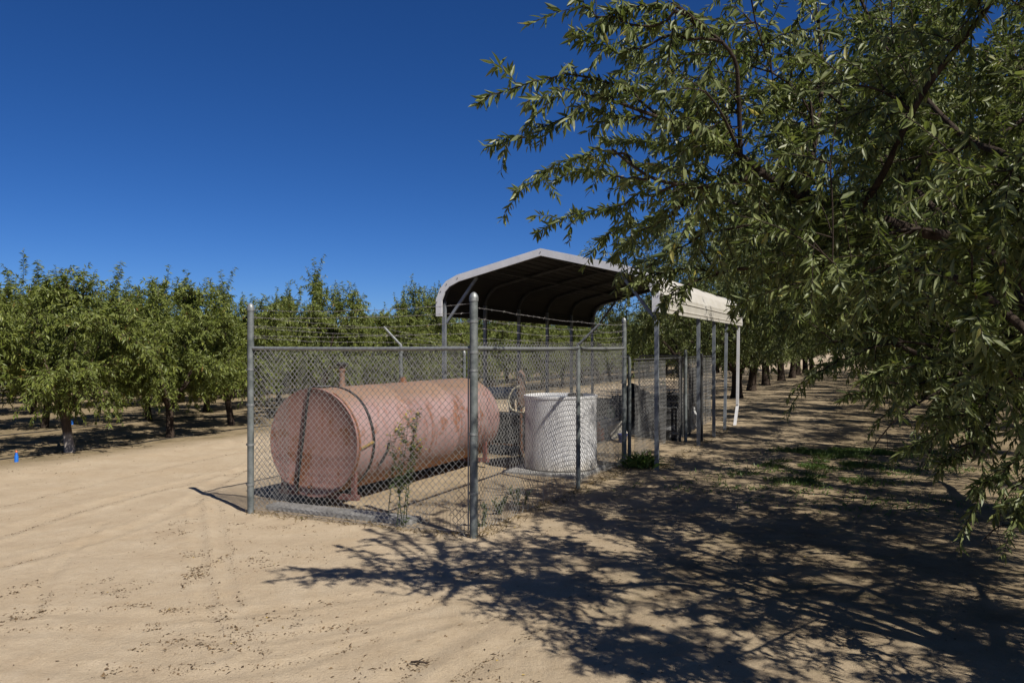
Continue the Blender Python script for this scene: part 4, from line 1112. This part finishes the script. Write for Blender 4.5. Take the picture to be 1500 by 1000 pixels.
# litter: fallen leaves, hulls and crumbs
r_ = np.random.default_rng(15); P, Sz = [], []
def clump(x, y, n, sx, sy, size):
    c = G(x, y); sub = r_.normal(0, 1, (4, 2))*[sx, sy*2.2]; n = int(n*1.45); q = r_.normal(0, 1, (n, 2))*[sx*.5, sy*.9]+c[:2]+sub[r_.integers(0, 4, n)]; P.append(q); Sz.append(r_.uniform(.4, 1.3, len(q))*size)
for (x, y, n, sx, sy) in [(175, 860, 70, .16, .06), (172, 871, 40, .06, .03), (283, 848, 90, .07, .08), (285, 835, 60, .06, .05), (283, 813, 50, .06, .05), (265, 780, 30, .06, .04), (258, 765, 25, .07, .04), (240, 898, 60, .12, .03), (212, 887, 30, .06, .02),
                          (22, 865, 60, .07, .06), (28, 908, 40, .05, .03), (250, 939, 40, .10, .02), (224, 918, 30, .07, .02), (330, 930, 60, .10, .05), (325, 943, 50, .12, .06), (204, 953, 20, .03, .02), (155, 986, 20, .04, .02), (275, 976, 24, .06, .02),
                          (400, 905, 40, .12, .04), (430, 912, 30, .1, .04), (520, 930, 26, .08, .04), (390, 820, 40, .12, .06), (360, 815, 30, .1, .05), (405, 770, 60, .2, .06), (440, 808, 40, .18, .06), (60, 700, 40, .4, .2), (610, 972, 22, .06, .02), (545, 985, 20, .08, .03), (455, 880, 30, .12, .04), (318, 820, 50, .04, .25), (285, 760, 40, .05, .3), (720, 985, 30, .12, .05)]:
    clump(x, y, n, sx, sy, .019)
for pts_, w_ in TRACKS:
    n = 320
    for k in range(n):
        i = r_.integers(0, len(pts_)-1); f_ = r_.uniform(); q = pts_[i]*(1-f_)+pts_[i+1]*f_
        if vnoise(q[0]*2.3, q[1]*2.3, 31) > .45: P.append((q[:2]+r_.normal(0, .022, 2)+w_*.8)[None]); Sz.append(np.array([r_.uniform(.006, .017)]))
q = np.stack([r_.uniform(-6, 4.5, 5200), 4.2+9*r_.uniform(0, 1, 5200)**1.3], 1); P.append(q); Sz.append(.004+.012*r_.uniform(0, 1, len(q))**3)
q = np.stack([r_.uniform(-4, 8, 2600), r_.uniform(4.2, 15, 2600)], 1); u_, v_ = uv_of(q[:, 0], q[:, 1]); q = q[v_ < -.1]; P.append(q); Sz.append(r_.uniform(.012, .04, len(q)))
q = np.stack([r_.uniform(-14, -3, 2600), r_.uniform(8, 26, 2600)], 1); u_, v_ = uv_of(q[:, 0], q[:, 1]); q = q[v_ > 7.3]; P.append(q); Sz.append(r_.uniform(.015, .05, len(q)))
q = np.stack([r_.uniform(-2.8, 1.6, 700), r_.uniform(7.8, 12.4, 700)], 1); P.append(q); Sz.append(r_.uniform(.012, .035, len(q)))
P = np.concatenate(P); Sz = np.concatenate(Sz); n = len(P)
az = r_.uniform(0, 2*PI, n); d = unit(np.stack([np.cos(az), np.sin(az), r_.normal(.05, .18, n)], 1)); nn = unit(np.stack([r_.normal(0, .35, n), r_.normal(0, .35, n), np.ones(n)], 1))
base = np.concatenate([P, (ground_z(P[:, 0], P[:, 1])+.004)[:, None]], 1)
twig = r_.uniform(0, 1, n) < .22; Sz = np.minimum(Sz*np.exp(r_.normal(0, .4, n)), .03)*np.where(twig, 2.0, 1.0)
v, g, k = leaf_arrays(base, d, nn, Sz, Sz*np.where(twig, .09, r_.uniform(.25, .7, n)), r_, False, .25)
me = np_mesh("leaf_litter", v, g, M['litter'], False, np.repeat(np.clip(r_.normal(.38, .25, n), 0, 1), k)); o = bpy.data.objects.new("leaf_litter", me); COL.objects.link(o); o['kind'] = 'stuff'
# stick in the foreground
g = G(612, 973); m_ = MB(); m_.tube([g+np.array([-.04, .01, .012]), g+np.array([0, 0, .02]), g+np.array([.06, -.012, .014])], [.007, .006, .004], 7); m_.tube([g+np.array([.0, 0, .02]), g+np.array([.03, .02, .03])], .003, 5)
tag(m_.build("stick", M['bark'], None, True, g), "short dark stick lying on the sand at the bottom of the picture", "stick")

# irrigation bits in the left orchard
g = G(24, 677); e = empty("sprinkler_riser", g, "small blue sprinkler riser with an orange tip in the soil at the far left", "sprinkler")
m_ = MB(); m_.lathe(g, [(.03, -.02), (.03, .10), (.022, .12), (.018, .16)], Z, 12); m_.build("riser", M['blue'], e, True)
m_ = MB(); m_.lathe(g+Z*.16, [(.014, 0), (.018, .015), (.008, .035), (0, .036)], Z, 10); m_.build("nozzle", M['orange'], e, True)
g2 = G(287, 628); e = empty("sprinkler_riser", (g2[0]-3.4, g2[1]+1.0, 0), "blue sprinkler stub half hidden behind the pale-based young trunk", "sprinkler"); gg = np.array([g2[0]-3.4, g2[1]+1.0, 0])
m_ = MB(); m_.lathe(gg, [(.03, -.02), (.03, .12), (.022, .14), (.018, .2)], Z, 12); m_.build("riser", M['blue'], e, True)
for v0, lab in ((9.55, "black drip hose running along the roadside row of young trees"), (13.1, "black drip hose running along the second row of young trees")):
    m_ = MB(); r_ = np.random.default_rng(int(v0)); uu = np.arange(-3, 45, .7); p = np.array([L(u_, v0+r_.normal(0, .04), 0) for u_ in uu]); p[:, 2] = ground_z(p[:, 0], p[:, 1])+.014
    m_.tube(p, .011, 6); tag(m_.build("drip_hose", M['black'], None, True), lab, "hose")

# ------------------------------------------------------------------ light
w = bpy.data.worlds.new("World"); SC.world = w; w.use_nodes = True
nt = w.node_tree; bg = nt.nodes['Background']; sky = nt.nodes.new("ShaderNodeTexSky"); sky.sky_type = 'NISHITA'
sky.sun_disc = False; sky.sun_elevation = SUN_EL; sky.sun_rotation = math.atan2(SUN_H[0], SUN_H[1])
sky.altitude = 300; sky.air_density = 0.6; sky.dust_density = 0.35; sky.ozone_density = 10
hs = nt.nodes.new('ShaderNodeHueSaturation'); hs.inputs['Saturation'].default_value = 1.14; hs.inputs['Hue'].default_value = .507; hs.inputs['Value'].default_value = .98; nt.links.new(sky.outputs[0], hs.inputs['Color'])
nt.links.new(hs.outputs[0], bg.inputs['Color']); bg.inputs['Strength'].default_value = 0.064
sl = bpy.data.lights.new("sun", 'SUN'); sl.energy = 5.0; sl.angle = math.radians(.53); sl.color = (1, .945, .86)
so = bpy.data.objects.new("sun", sl); COL.objects.link(so)
S = Vector((SUN_H[0]*math.cos(SUN_EL), SUN_H[1]*math.cos(SUN_EL), math.sin(SUN_EL)))
so.rotation_euler = (-S).to_track_quat('-Z', 'Y').to_euler(); so.location = S*60
SC.view_settings.view_transform = 'Standard'; SC.view_settings.look = 'None'; SC.view_settings.gamma = 1; SC.view_settings.exposure = 0.5
SC.render.engine = 'CYCLES'
SC.cycles.max_bounces = 8; SC.cycles.transparent_max_bounces = 8
